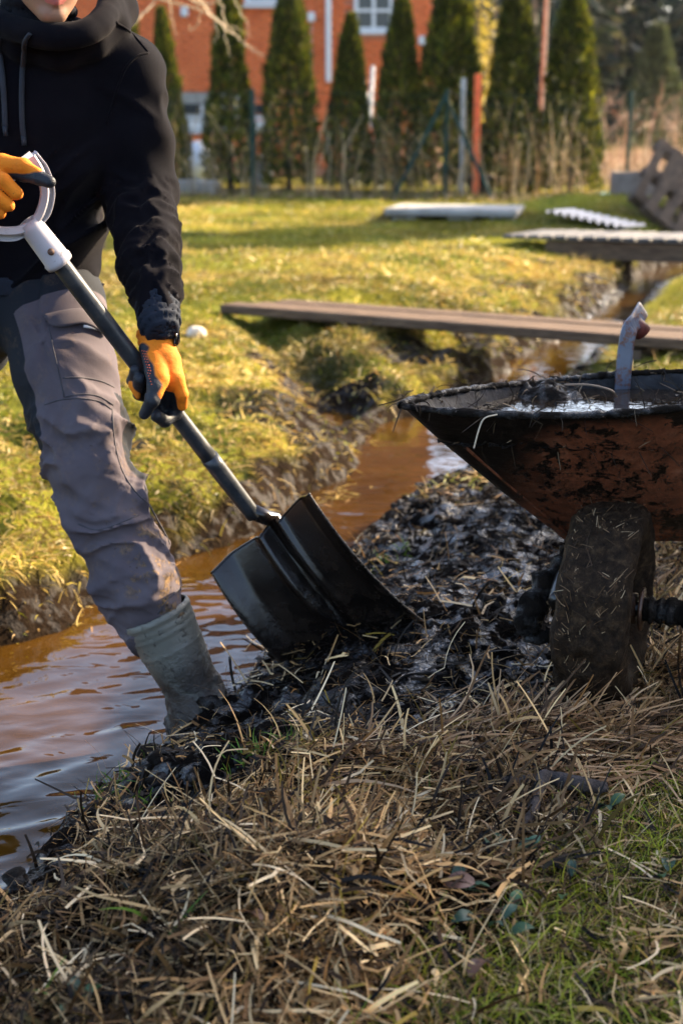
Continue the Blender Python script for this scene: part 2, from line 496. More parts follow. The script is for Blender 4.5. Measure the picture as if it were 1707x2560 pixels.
xs = np.concatenate([-2.2 - 0.10 * np.cumsum(1.16 ** np.arange(44))[::-1], np.linspace(-2.2, -1.0, 50, endpoint=False),
                     np.linspace(-1.0, 1.3, 230, endpoint=False), np.linspace(1.3, 3.6, 90), 3.6 + 0.10 * np.cumsum(1.16 ** np.arange(44))])
ys = [-3.0, -2, -1, -0.3, 0.3, 0.8, 1.1]
while ys[-1] < 200: ys.append(ys[-1] + max(0.0095, 0.0032 * ys[-1] ** 1.28))
ys = np.array(ys)
X, Y = np.meshgrid(xs, ys)
Z, MUDM, GRASSY, NN, FF = height(X, Y, True)
nxg, nyg = len(xs), len(ys)
ii = (np.arange(nyg - 1)[:, None] * nxg + np.arange(nxg - 1)[None, :]).ravel()
quads = np.stack([ii, ii + 1, ii + nxg + 1, ii + nxg], 1)
def ground_colour(x, y, mud, grassy, n, f):
    lawn = np.stack([0.165 + 0 * x, 0.150 + 0 * x, 0.016 + 0 * x], -1)
    dry = np.array([0.20, 0.135, 0.030]); moss = np.array([0.105, 0.125, 0.018])
    soil = np.array([0.045, 0.028, 0.014]); gap_shade = np.array([0.007, 0.004, 0.002]); mudc = np.array([0.0045, 0.0033, 0.0026])  # near-black ground under the straw: shade between the stems put into its colour
    nn = fbm(x * 1.3, y * 1.3, 0, 41, 4); n3 = fbm(x * 5, y * 5, 0, 42, 3)
    c = mix(lawn, dry, np.clip(0.26 + 1.1 * nn + 0.3 * n3, 0, 1)[..., None])
    c = mix(c, moss, np.clip(0.25 - 1.2 * fbm(x * 2.1, y * 2.1, 0, 43, 3), 0, 1)[..., None])
    c = c * np.clip(0.85 + 0.9 * fbm(x * 0.9, y * 1.6, 0, 46, 4), 0.45, 1.15)[..., None]
    c = mix(c, soil, (np.clip(0.9 * fbm(x * 3, y * 3, 0, 44, 4) - 0.1, 0, 1) * sstep(1.6, 0.2, f))[..., None])
    c = mix(c, soil * 1.3, (sstep(19.6, 20.1, y) * sstep(23.5, 22.5, y) * 0.9)[..., None])  # dark strip in the lawn colour standing in for the thujas' shadow
    near = (n > -0.02)
    cn = mix(gap_shade + 0 * c, np.array([0.014, 0.016, 0.004]), grassy[..., None])
    cn = mix(cn, lawn * 0.8, (sstep(5.0, 7.5, y))[..., None])
    c = np.where(near[..., None], cn, c)
    return mix(c, np.where((f > -0.02)[..., None], np.array([0.013, 0.0080, 0.0045]), mudc), mud[..., None])
GC = ground_colour(X, Y, MUDM, GRASSY, NN, FF)
gt = NT('ground_mat')
gv = gt.coord('Object')
gcol = gt.mixc(1.0, gt.attr('Col'), gt.ramp(gt.noise(gv, 55, 5, 0.7), [(0.25, (0.5, 0.5, 0.5)), (0.75, (1.4, 1.4, 1.4))]), 'MULTIPLY')
gt.base(gcol)
film = gt.math('MULTIPLY', gt.attr('film', 2), gt.ramp(gt.noise(gv, 16, 4, 0.6), [(0.50, 0.0), (0.57, 1.0)]))      # patches with a film of water on the mud
gt.set('Roughness', gt.math('SUBTRACT', 0.92, gt.math('MULTIPLY', film, 0.87)))
gt.set('Specular IOR Level', gt.math('ADD', 0.02, gt.math('MULTIPLY', film, 0.70)))
gt.bump(gt.noise(gv, 42, 5, 0.6), 0.75, 0.026)
gme = mesh_np('ground', np.stack([X, Y, Z], -1).reshape(-1, 3), quads, col=GC.reshape(-1, 3), attrs={'film': (MUDM * np.where(FF > -0.02, 0.22, 1.0)).ravel()}, smooth=True)
tag(obj('ground', gme, gt.m), kind='structure')

# ------------------------------------------------------------------ water in the ditch
wt = NT('ditch_water_mat')
wv = wt.coord('Object')
wt.base(wt.ramp(wt.noise(wv, 2.2, 4, 0.6), [(0.35, (0.022, 0.0098, 0.0013)), (0.7, (0.058, 0.0262, 0.0035))]))
wt.set('Roughness', 0.02).set('IOR', 1.333).set('Specular IOR Level', 0.5)
wt.bump(wt.noise(wt.coord('Object', (1, 2.0, 1), (0, 0, R(-25))), 6.5, 2, 0.42, 0.8), 0.14, 0.018)
wx = np.concatenate([np.linspace(-8, -1.5, 30, endpoint=False), np.linspace(-1.5, 0.6, 180, endpoint=False), np.linspace(0.6, 9, 60)])
wy = np.concatenate([np.linspace(-1, 1.5, 20, endpoint=False), np.linspace(1.5, 4.5, 250, endpoint=False), np.linspace(4.5, 7, 80, endpoint=False), np.linspace(7, 22, 90)])
WX, WY = np.meshgrid(wx, wy)
wmask = (sdist(WX, WY, NEAR) < 0.35) & (-sdist(WX, WY, FAR) < 0.5)
k = (np.arange(len(wy) - 1)[:, None] * len(wx) + np.arange(len(wx) - 1)[None, :])
keep = (wmask[:-1, :-1] | wmask[1:, 1:]).ravel(); k = k.ravel()[keep]
wq = np.stack([k, k + 1, k + len(wx) + 1, k + len(wx)], 1)
us, inv = np.unique(wq, return_inverse=True)
rx, ry = WX * math.cos(0.5) + WY * math.sin(0.5), -WX * math.sin(0.5) + WY * math.cos(0.5)
RIP = (0.0085 * sstep(3.4, 2.5, WY) + 0.0008) * sstep(9, 5, WY) * fbm(rx * 7, ry * 15, 0, 36, 2) + 0.0012 * sstep(5, 3.5, WY) * vnoise(rx * 18, ry * 34, 0, 37)
WV = np.stack([WX, WY, RIP + WATER_Z], -1).reshape(-1, 3)[us]
tag(obj('ditch_water', mesh_np('ditch_water', WV, inv.reshape(-1, 4), smooth=True), wt.m), kind='structure')

# ------------------------------------------------------------------ vegetation litter on the ground
M_blade = leafmat('grass_blade_mat', 0.5, 0.35)
M_straw = leafmat('straw_mat', 0.6, 0.12, 0.18)
def place(n, xr, yr, fn, ypow=1.0):
    """rejection-sample n root points with probability fn(x,y,fields)"""
    out = []
    tot = 0
    while tot < n:
        x = RNG.uniform(*xr, n * 2); y = yr[0] + (yr[1] - yr[0]) * RNG.uniform(0, 1, n * 2) ** ypow
        ins = np.abs(x) < 0.30 * y + 0.45
        x, y = x[ins], y[ins]
        z, mud, gr, nn, ff = height(x, y, True)
        p = fn(x, y, z, mud, gr, nn, ff); kp = RNG.uniform(0, 1, len(x)) < p
        out.append(np.stack([x[kp], y[kp], z[kp], mud[kp], gr[kp], ff[kp]], 1)); tot += kp.sum()
    return np.concatenate(out)[:n]
def pick(n, cols, w=None, jit=0.25):
    cols = np.asarray(cols, float); i = RNG.choice(len(cols), n, p=w)
    return cols[i] * (1 + jit * RNG.uniform(-1, 1, (n, 1)))
def dirs(n, zlo, zhi):
    a = RNG.uniform(0, 2 * math.pi, n); z = RNG.uniform(zlo, zhi, n)
    return np.stack([np.cos(a), np.sin(a), z], 1)

# far bank: long limp straw-coloured tufts hanging towards the water, green between
q = place(64000, (-2.6, 2.8), (3.2, 12.0), lambda x, y, z, mud, gr, n, f: (n < -0.05) * (f > 0.01) * np.clip(1.15 - mud, 0.06, 1) * np.clip(0.35 + 0.9 * sstep(2.0, 0.1, f) + 0.6 * fbm(x * 4, y * 4, 0, 51, 3), 0, 1) * (z > WATER_Z - 0.01), 1.25)
n = len(q); dry = fbm(q[:, 0] * 1.6, q[:, 1] * 1.6, 0, 52, 3) + 0.5 * sstep(1.6, 0.2, q[:, 5]) - 0.1
isdry = RNG.uniform(0, 1, n) < np.clip(0.40 + 0.75 * dry, 0.10, 0.92)
col = np.where(isdry[:, None], pick(n, [(0.44, 0.30, 0.075), (0.58, 0.42, 0.14), (0.26, 0.15, 0.036), (0.36, 0.28, 0.05)]), pick(n, [(0.17, 0.18, 0.010), (0.25, 0.24, 0.016), (0.08, 0.10, 0.008)]))
col = col * np.clip(0.82 + 1.0 * fbm(q[:, 0] * 2.2, q[:, 1] * 2.2, 0, 47, 4), 0.40, 1.15)[:, None]
L = np.where(isdry, 0.022 + 0.08 * RNG.uniform(0, 1, n) ** 1.8, RNG.uniform(0.015, 0.045, n)) * (0.75 + 0.25 * q[:, 1] / 6)
ff = q[:, 5]
dn = np.stack([0.55 + 0 * ff, -0.80 + 0 * ff, 0 * ff], 1) * sstep(1.5, 0.2, ff)[:, None]
d0 = dirs(n, 0.15, 1.3) + dn * 0.6
bend = dn * 0.9 + np.array([0, 0, -1.3]) + RNG.normal(0, 0.4, (n, 3))
W = np.where(isdry, RNG.uniform(0.003, 0.006, n), RNG.uniform(0.003, 0.005, n)) * (0.6 + q[:, 1] / 8)
tag(obj('far_bank_grass', ribbons('far_bank_grass', q[:, :3], d0, bend, L, W, col, 3, 0.9, 0.25), M_blade),
    'sunlit straw-yellow and green grass tufts on the far ditch bank', 'grass', kind='stuff')
# lawn: short upright blades
q = place(42000, (-5.5, 6.5), (5.5, 24.0), lambda x, y, z, mud, gr, n, f: ((n < -0.05) * (f > 0.25) + 0.8 * (n > 0.1) * (y > 5.0)) * np.clip(1 - mud, 0, 1), 1.3)
n = len(q)
pt = fbm(q[:, 0] * 1.3, q[:, 1] * 1.3, 0, 41, 4)
isdry = RNG.uniform(0, 1, n) < np.clip(0.26 + 1.0 * pt, 0.05, 0.85)
col = np.where(isdry[:, None], pick(n, [(0.42, 0.30, 0.065), (0.34, 0.25, 0.045), (0.54, 0.40, 0.11)]), pick(n, [(0.22, 0.21, 0.015), (0.30, 0.27, 0.022), (0.14, 0.15, 0.012)]))
col = col * np.clip(0.85 + 0.9 * fbm(q[:, 0] * 0.9, q[:, 1] * 1.6, 0, 46, 4), 0.45, 1.15)[:, None]
tag(obj('lawn_grass', ribbons('lawn_grass', q[:, :3], dirs(n, 0.5, 2.2), dirs(n, -1.0, -0.2), RNG.uniform(0.02, 0.05, n) * (0.7 + q[:, 1] / 22), RNG.uniform(0.004, 0.008, n) * (0.6 + q[:, 1] / 9), col, 2, 0.9), M_blade),
    'short yellow-green lawn grass between ditch and fence', 'grass', kind='stuff')
# near bank behind the barrow: rough dry grass
q = place(7000, (0.2, 3.2), (3.3, 9.0), lambda x, y, z, mud, gr, n, f: (n > 0.03) * np.clip(1.05 - 1.2 * mud, 0.0, 1) * sstep(3.0, 3.6, y - 0.3 * x))
n = len(q)
col = pick(n, [(0.30, 0.19, 0.07), (0.42, 0.28, 0.11), (0.16, 0.17, 0.03), (0.20, 0.20, 0.04)])
tag(obj('rough_grass', ribbons('rough_grass', q[:, :3], dirs(n, 0.1, 1.6), np.array([0, 0, -1.2]) + RNG.normal(0, 0.4, (n, 3)), RNG.uniform(0.03, 0.12, n), RNG.uniform(0.003, 0.006, n), col, 3, 0.9, 0.3), M_blade),
    'rough dry grass on the near bank behind the wheelbarrow', 'grass', kind='stuff')
# foreground: matted flat straw
strawp = [(0.40, 0.225, 0.085), (0.18, 0.090, 0.030), (0.030, 0.014, 0.0045), (0.72, 0.47, 0.21), (0.006, 0.003, 0.0014), (0.21, 0.135, 0.022)]
def straw_density(x, y, z, mud, gr, n, f):
    return (n > -0.03) * np.clip(1.05 - 0.93 * mud - 0.85 * gr, 0, 1) * np.clip(0.55 + 0.9 * fbm(x * 5, y * 5, 0, 61, 3), 0.15, 1)
q = place(60000, (-0.9, 1.3), (1.25, 4.4), straw_density, 1.0)
n = len(q)
ang = 1.2 * fbm(q[:, 0] * 3.2, q[:, 1] * 3.2, 0, 62, 2) * 3 + RNG.normal(0, 0.8, n)
d0 = np.stack([np.cos(ang), np.sin(ang), RNG.uniform(-0.20, 0.38, n)], 1)
bend = np.stack([RNG.normal(0, 0.35, n), RNG.normal(0, 0.35, n), RNG.uniform(-0.9, 0.1, n)], 1)
wide = RNG.uniform(0, 1, n) ** 2.6
side = nrm(np.cross(nrm(d0), np.stack([RNG.normal(0, 0.6, n), RNG.normal(0, 0.6, n), np.ones(n)], 1)))
wet = sstep(0.1, 0.6, q[:, 3])[:, None]
pale = np.clip(0.75 + 1.6 * fbm(q[:, 0] * 3, q[:, 1] * 3, 0, 63, 3), 0.3, 1.35)[:, None]
col = mix(pick(n, strawp, [0.24, 0.24, 0.20, 0.11, 0.13, 0.08], 0.4) * pale, np.array([0.012, 0.008, 0.005]), wet * (RNG.uniform(0, 1, (n, 1)) < 0.7))
root = q[:, :3] + np.stack([0 * ang, 0 * ang, RNG.uniform(-0.010, 0.026, n)], 1)
tag(obj('straw_litter', ribbons('straw_litter', root, d0, bend, 0.018 + 0.085 * RNG.uniform(0, 1, n) ** 2.0 + 0.04 * wide, 0.0017 + 0.0058 * wide, col, 4, 0.45, 0.75, side), M_straw),
    'matted brown straw and dead reed leaves covering the near bank', 'straw', kind='stuff')
# fine fibres pressed between the stems
q = place(20000, (-0.9, 1.1), (1.3, 3.4), straw_density, 1.0); n = len(q)
tag(obj('straw_fibres', ribbons('straw_fibres', q[:, :3] + RNG.uniform(-0.004, 0.022, (n, 1)) * np.array([0, 0, 1.0]), dirs(n, -0.2, 0.5), RNG.normal(0, 1.1, (n, 3)) + np.array([0, 0, -0.5]), RNG.uniform(0.01, 0.05, n), RNG.uniform(0.0005, 0.0011, n), pick(n, [(0.30, 0.16, 0.055), (0.12, 0.06, 0.02), (0.50, 0.32, 0.14), (0.03, 0.016, 0.006)]), 4, 0.6, 0.8), M_straw),
    'fine brown plant fibres between the straw on the near bank', 'straw', kind='stuff')
# a few long pale reed stems on top
q = place(1500, (-0.8, 0.9), (1.3, 3.2), straw_density); n = len(q)
d0 = dirs(n, -0.05, 0.4); side = nrm(np.cross(nrm(d0), np.stack([RNG.normal(0, 0.5, n), RNG.normal(0, 0.5, n), np.ones(n)], 1)))
tag(obj('pale_reed_stems', ribbons('pale_reed_stems', q[:, :3] + np.array([0, 0, 0.018]), d0, np.stack([RNG.normal(0, 0.4, n), RNG.normal(0, 0.4, n), RNG.uniform(-0.7, 0, n)], 1), 0.04 + 0.12 * RNG.uniform(0, 1, n) ** 1.5, RNG.uniform(0.0015, 0.0055, n), pick(n, [(0.54, 0.37, 0.18), (0.36, 0.23, 0.10), (0.70, 0.52, 0.30)]), 6, 0.4, 0.6, side), M_straw),
    'longer pale reed stems lying on top of the straw', 'straw', kind='stuff')
# broad flattened reed leaves in front of the wheel
q = place(2600, (-0.1, 1.2), (1.9, 2.95), lambda x, y, z, mud, gr, n, f: (n > 0.3) * np.clip(1 - mud, 0, 1) * np.exp(-((x - 0.42) ** 2 / 0.10 + (y - 2.42 - 0.25 * (x - 0.4)) ** 2 / 0.03)))
n = len(q); ang = R(12) + RNG.normal(0, 0.55, n)
d0 = np.stack([np.cos(ang), np.sin(ang), RNG.uniform(-0.05, 0.35, n)], 1)
side = nrm(np.cross(nrm(d0), np.stack([RNG.normal(0, 0.35, n), RNG.normal(0, 0.35, n), np.ones(n)], 1)))
tag(obj('reed_leaves', ribbons('reed_leaves', q[:, :3] + np.array([0, 0, 0.012]), d0, np.stack([RNG.normal(0, 0.5, n), RNG.normal(0, 0.5, n), RNG.uniform(-0.9, -0.1, n)], 1), RNG.uniform(0.05, 0.19, n), RNG.uniform(0.003, 0.0075, n),
    pick(n, [(0.36, 0.195, 0.088), (0.20, 0.10, 0.042), (0.48, 0.285, 0.145), (0.06, 0.030, 0.013)]), 5, 0.55, 0.35, side), M_straw),
    'flattened pale brown reed leaves in front of the barrow wheel', 'dead leaves', kind='stuff')
# foreground grass, lower right
q = place(26000, (-0.3, 1.3), (1.2, 3.3), lambda x, y, z, mud, gr, n, f: gr * np.clip(0.6 + 0.8 * fbm(x * 7, y * 7, 0, 71, 3), 0.1, 1))
n = len(q); kind = RNG.uniform(0, 1, n)
col = np.where((kind < 0.52)[:, None], pick(n, [(0.25, 0.31, 0.020), (0.36, 0.38, 0.032), (0.045, 0.062, 0.006), (0.37, 0.34, 0.036)]), pick(n, [(0.42, 0.29, 0.12), (0.22, 0.135, 0.05), (0.60, 0.45, 0.23), (0.035, 0.022, 0.009)]))
d0 = dirs(n, 0.15, 1.9)
tag(obj('foreground_grass', ribbons('foreground_grass', q[:, :3], d0, dirs(n, -1.2, 0.3) * 0.9, RNG.uniform(0.012, 0.055, n) * np.where(RNG.uniform(0, 1, n) < 0.1, 1.7, 1), RNG.uniform(0.0011, 0.0026, n), col, 4, 0.9, 0.3), M_blade),
    'thin green and dry grass blades in the lower right foreground', 'grass', kind='stuff')
# moss cushions between the blades: very short stubby sprigs
q = place(26000, (-0.3, 1.3), (1.2, 3.0), lambda x, y, z, mud, gr, n, f: gr * sstep(-0.25, 0.35, fbm(x * 4, y * 4, 0, 72, 3)))
n = len(q)
tag(obj('moss', ribbons('moss', q[:, :3], dirs(n, 0.3, 2.5), dirs(n, -0.4, 0.4), RNG.uniform(0.005, 0.014, n), RNG.uniform(0.0015, 0.003, n), pick(n, [(0.24, 0.25, 0.014), (0.05, 0.06, 0.005), (0.32, 0.30, 0.022)]), 2, 0.7), M_blade),
    'low green moss between the grass blades in the foreground', 'moss', kind='stuff')

# ================================================================== BACKGROUND
M_thuja = leafmat('thuja_mat', 0.6, 0.30, 0.25)
M_bark = simple('bark_mat', (0.06, 0.04, 0.028), (0.13, 0.09, 0.065), 0.9, 14, bump=0.6, bscale=30)
M_pinebark = simple('pine_bark_mat', (0.24, 0.16, 0.12), (0.36, 0.26, 0.20), 0.9, 6, bump=0.5, bscale=18)
M_white = simple('white_paint_mat', (0.58, 0.58, 0.58), (0.66, 0.66, 0.64), 0.5, 8)
M_green = simple('green_coat_mat', (0.004, 0.030, 0.026), (0.006, 0.042, 0.036), 0.7, 10, spec=0.2)
M_grey = simple('galvanised_mat', (0.30, 0.31, 0.31), (0.42, 0.43, 0.43), 0.5, 9, 0.5)
M_wood = NT('weathered_wood_mat')
_v = M_wood.coord('Object', (2.0, 26, 26))
M_wood.base(M_wood.ramp(M_wood.noise(_v, 3, 6, 0.65, 0.4), [(0.28, (0.022, 0.013, 0.008)), (0.5, (0.095, 0.058, 0.034)), (0.72, (0.20, 0.135, 0.082))]))
M_wood.set('Roughness', 0.8).set('Specular IOR Level', 0.2).bump(M_wood.noise(_v, 4, 5, 0.7), 0.5, 0.006); M_wood = M_wood.m
M_greywood = NT('grey_wood_mat')
_v = M_greywood.coord('Object', (3, 26, 26))
M_greywood.base(M_greywood.ramp(M_greywood.noise(_v, 3, 6, 0.65, 0.4), [(0.25, (0.030, 0.027, 0.025)), (0.75, (0.085, 0.078, 0.072))]))
M_greywood.set('Roughness', 0.6).bump(M_greywood.noise(_v, 4, 5, 0.7), 0.5, 0.006); M_greywood = M_greywood.m
M_darkwood = simple('dark_wood_mat', (0.045, 0.028, 0.017), (0.11, 0.07, 0.042), 0.85, 9, bump=0.4)
M_concrete = simple('concrete_mat', (0.21, 0.195, 0.17), (0.34, 0.32, 0.285), 0.85, 6, bump=0.4, bscale=40)
def gz(x, y): return float(height(np.array([x]), np.array([y]))[0])

def tree_mesh(h, w, n, seed, cols, leaf=0.055, power=0.85, skirt=0.08):
    """conifer crown: upright fan sprays on a lumpy cone; own light and dark leaf colours"""
    rng = np.random.default_rng(seed)
    t = rng.uniform(0, 1, n) ** 0.85
    a = rng.uniform(0, 2 * math.pi, n)
    prof = w * 0.5 * np.clip(np.minimum(1.0, 0.80 + 0.9 * t) * (1 - t) ** power * 1.25, 0.0, None) + 0.02
    lump = 1 + 0.22 * vnoise(np.cos(a) * 2.2 + seed, np.sin(a) * 2.2, t * h * 2.6, seed) + 0.13 * vnoise(np.cos(a) * 6, np.sin(a) * 6 + seed, t * h * 7, seed + 5)
    r = prof * lump * (0.55 + 0.45 * rng.uniform(0, 1, n) ** 0.35)
    root = np.stack([r * np.cos(a), r * np.sin(a), skirt + t * (h - skirt)], 1)
    d0 = np.stack([np.cos(a) * 0.7, np.sin(a) * 0.7, 0 * a + 0.8], 1) + rng.normal(0, 0.4, (n, 3))
    bend = np.array([0, 0, 0.5]) + rng.normal(0, 0.3, (n, 3))
    i = rng.choice(len(cols), n); col = np.asarray(cols)[i] * (1 + 0.3 * rng.uniform(-1, 1, (n, 1)))
    return ribbons('crown', root, d0, bend, rng.uniform(0.6, 1.5, n) * leaf * 1.9, rng.uniform(0.6, 1.2, n) * leaf, col, 2, 0.75)
TC = [(0.046, 0.062, 0.005), (0.085, 0.098, 0.006), (0.015, 0.024, 0.003), (0.17, 0.165, 0.009), (0.055, 0.050, 0.009)]
crowns = [tree_mesh(1.0 * 3.4, 0.84, 7500, 100 + i, TC, 0.05, (0.60, 0.72, 0.66, 0.54, 0.78)[i]) for i in range(5)]
for c in crowns: c.materials.append(M_thuja)
trunk_me = MB().tube([(0, 0, -0.05), (0.01, 0.01, 0.4), (0, 0, 1.2), (0, 0.01, 2.4)], [0.05, 0.045, 0.035, 0.012], 8).mesh('trunk', True)
trunk_me.materials.append(M_bark)
def conifer(name, label, x, y, h, w, k, group, rz):
    z = gz(x, y)
    t = thing(name, label, 'tree', (x, y, z), rz, group)
    c = obj('crown', crowns[k], None, t); c.scale = (w / 0.84, w / 0.84, h / 3.4)
    t.rotation_euler = (0.03 * math.sin(x * 3), 0.025 * math.cos(x * 5), rz)
    o = obj('trunk', trunk_me, None, t); o.scale = (1, 1, h / 3.4)
    return t
def at(u, y): return (u - 853.5) / FPX * (y * math.cos(TILT) + (CAM_H) * math.sin(TILT))
for i, (u, top, w, y, lab) in enumerate([
        (345, -10, 80, 22.2, 'yellowish columnar thuja behind the hood, leftmost in the row'),
        (430, 25, 78, 21.6, 'short slim thuja beside the dark sleeve, second from left'),
        (578, -70, 116, 21.6, 'tall thuja with bare twigs hanging in front of it'),
        (722, -40, 110, 21.6, 'thuja standing left of the downpipe on the house'),
        (868, 40, 104, 21.6, 'short thuja in front of the downpipe below the window'),
        (988, -10, 108, 21.6, 'thuja covering the lower right of the white window'),
        (1112, -110, 140, 21.6, 'broadest thuja, at the house corner behind the braced post'),
        (1272, -60, 128, 21.6, 'thuja right of the orange post'),
        (1424, -15, 130, 21.6, 'rightmost thuja, sunlit along its right edge')]):
    x = at(u, y); zt = PY(u, top, y)[2]
    conifer('thuja_tree', lab, x, y, zt - gz(x, y), w / FPX * y * (1.02 + 0.08 * math.sin(i * 2.3)), i % 5, 'thujas along the fence', i * 1.7)

# ------------------------------------------------------------------ brick house
HY = 27.0
def hx(u): return at(u, HY)
def hz(v): return PY(853, v, HY)[2]
HX0, HX1 = hx(120), hx(1088)
house = thing('brick_house', 'red brick house with white-framed window behind the thujas', 'house', (0, 0, 0))
M_brick = NT('brick_mat'); _v = M_brick.coord('Object')
M_brick.base(M_brick.ramp(M_brick.noise(_v, 3.2, 3, 0.7), [(0.3, (0.66, 0.135, 0.036)), (0.7, (0.82, 0.21, 0.060))]))
M_brick.set('Roughness', 0.85); M_brick = M_brick.m
M_mortar = simple('mortar_mat', (0.46, 0.16, 0.085), (0.54, 0.22, 0.13), 0.9, 5)
M_glass = simple('window_glass_mat', (0.03, 0.035, 0.04), None, 0.06)
wz0, wx0, wx1 = hz(88), hx(885), hx(978)          # ground-floor window
plz0, plz1 = hz(330), hz(232)                      # concrete band with basement windows
m = MB().box(((HX0 + HX1) / 2, HY + 3.5, 3.0), (HX1 - HX0, 6.94, 6.4)); m.build('wall_core', M_mortar, house)
# bricks
bl, bh = 0.255, 0.075; bv = []; bf = []
bx = np.array([[x, y, z] for x in (-1, 1) for y in (-1, 1) for z in (-1, 1)], float) * 0.5
bq = np.array([[0, 1, 3, 2], [4, 6, 7, 5], [0, 4, 5, 1], [2, 3, 7, 6], [0, 2, 6, 4], [1, 5, 7, 3]])
rows = int(3.6 / bh); nb = 0
for r_ in range(rows):
    z = 0.25 + (r_ + 0.5) * bh
    for c_ in range(int((HX1 - HX0) / bl) + 2):
        x = HX0 + (c_ + (0.5 if r_ % 2 else 0.0)) * bl
        if x < HX0 + 0.1 or x > HX1 - 0.1: continue
        if wx0 - 0.14 < x < wx1 + 0.14 and z > wz0 - 0.06: continue
        if plz0 - 0.02 < z < plz1 + 0.02 and x < hx(640): continue
        bv.append(bx * np.array([bl - 0.012, 0.05 + random.uniform(0, 0.006), bh - 0.012]) + np.array([x, HY + 0.02, z])); bf.append(bq + 8 * nb); nb += 1
tag(obj('bricks', mesh_np('bricks', np.concatenate(bv), np.concatenate(bf)), M_brick, house), kind='stuff')
w = MB()
zt = wz0 + 1.3
w.box(((wx0 + wx1) / 2, HY - 0.03, wz0 + 0.03), (wx1 - wx0 + 0.16, 0.16, 0.05), bev=0.01)
w.box((wx0 + 0.03, HY, wz0 + 0.65), (0.07, 0.09, 1.3)).box((wx1 - 0.03, HY, wz0 + 0.65), (0.07, 0.09, 1.3)).box(((wx0 + wx1) / 2, HY, wz0 + 0.65), (0.06, 0.085, 1.3))
w.box(((wx0 + wx1) / 2, HY - 0.002, wz0 + 0.10), (wx1 - wx0, 0.08, 0.07)).box(((wx0 + wx1) / 2, HY - 0.002, wz0 + 0.42), (wx1 - wx0, 0.07, 0.05))
win = w.build('window', M_white, house)
for xa, xb in ((wx0 + 0.06, (wx0 + wx1) / 2 - 0.03), ((wx0 + wx1) / 2 + 0.03, wx1 - 0.06)):
    for za, zb in ((wz0 + 0.13, wz0 + 0.395), (wz0 + 0.445, wz0 + 1.29)):
        MB().box(((xa + xb) / 2, HY + 0.01, (za + zb) / 2), (xb - xa, 0.012, zb - za)).build('pane', M_glass, win)
# second window high on the left, its sill just in view
sx0, sx1, sz = hx(620), hx(705), hz(16)
w2 = MB().box(((sx0 + sx1) / 2, HY - 0.03, sz), (sx1 - sx0 + 0.1, 0.16, 0.06), bev=0.01).box(((sx0 + sx1) / 2, HY - 0.012, sz + 0.5), (sx1 - sx0, 0.06, 0.9)).build('window', M_white, house)
MB().box(((sx0 + sx1) / 2, HY - 0.045, sz + 0.5), (sx1 - sx0 - 0.16, 0.012, 0.75)).build('pane', M_glass, w2)
# concrete band with basement windows
MB().box(((HX0 + hx(640)) / 2, HY + 0.015, (plz0 + plz1) / 2), (hx(640) - HX0, 0.055, plz1 - plz0)).build('plinth_band', M_concrete, house)
for u0, u1 in ((455, 516), (640, 672)):
    a, b = hx(u0), hx(u1)
    bw = MB().box(((a + b) / 2, HY - 0.015, hz(318)), (b - a, 0.07, 0.22)).box(((a + b) / 2, HY - 0.02, hz(294)), (b - a, 0.08, 0.06)).box((b - 0.03, HY - 0.02, hz(290)), (0.06, 0.08, 0.36)).build('basement_window', M_white, house)
    MB().box(((a + b) / 2 - 0.03, HY - 0.02, hz(272)), (b - a - 0.08, 0.06, 0.16)).build('pane', M_glass, bw)
MB().tube([(hx(822), HY - 0.10, hz(205)), (hx(822), HY - 0.10, 3.0), (hx(822), HY - 0.10, 6.1)], 0.055, 10).build('downpipe', M_white, house)
for u, v in ((781, 43), (1050, 103), (474, 30), (785, 305)):
    MB().box((hx(u), HY - 0.05, hz(v)), (0.13, 0.10, 0.17), bev=0.02).build('junction_box', M_white, house)
MB().tube([(hx(781), HY - 0.02, hz(60)), (hx(783), HY - 0.02, hz(300))], 0.008, 6).build('cable', M_grey, house)
M_roof = simple('roof_tile_mat', (0.13, 0.035, 0.022), (0.20, 0.06, 0.035), 0.8, 3)
rv = [(HX0 - 0.4, HY - 0.5, 6.15), (HX1 + 0.4, HY - 0.5, 6.15), (HX1 + 0.4, HY + 3.5, 9.4), (HX0 - 0.4, HY + 3.5, 9.4), (HX0 - 0.4, HY + 7.5, 6.15), (HX1 + 0.4, HY + 7.5, 6.15)]
rv = rv + [(x_, y_, z_ - 0.16) for x_, y_, z_ in rv]
m = MB(); m.add(rv, [[0, 1, 2, 3], [3, 2, 5, 4], [6, 9, 8, 7], [9, 10, 11, 8], [0, 6, 7, 1], [4, 5, 11, 10], [0, 3, 9, 6], [3, 4, 10, 9], [1, 7, 8, 2], [2, 8, 11, 5]]); m.build('roof', M_roof, house)
for gx_ in (HX0 + 0.002, HX1 - 0.002):
    m = MB(); m.add([(gx_, HY + 0.1, 6.2), (gx_, HY + 6.9, 6.2), (gx_, HY + 3.5, 9.0)], [[0, 1, 2]]); m.build('gable', M_brick, house)

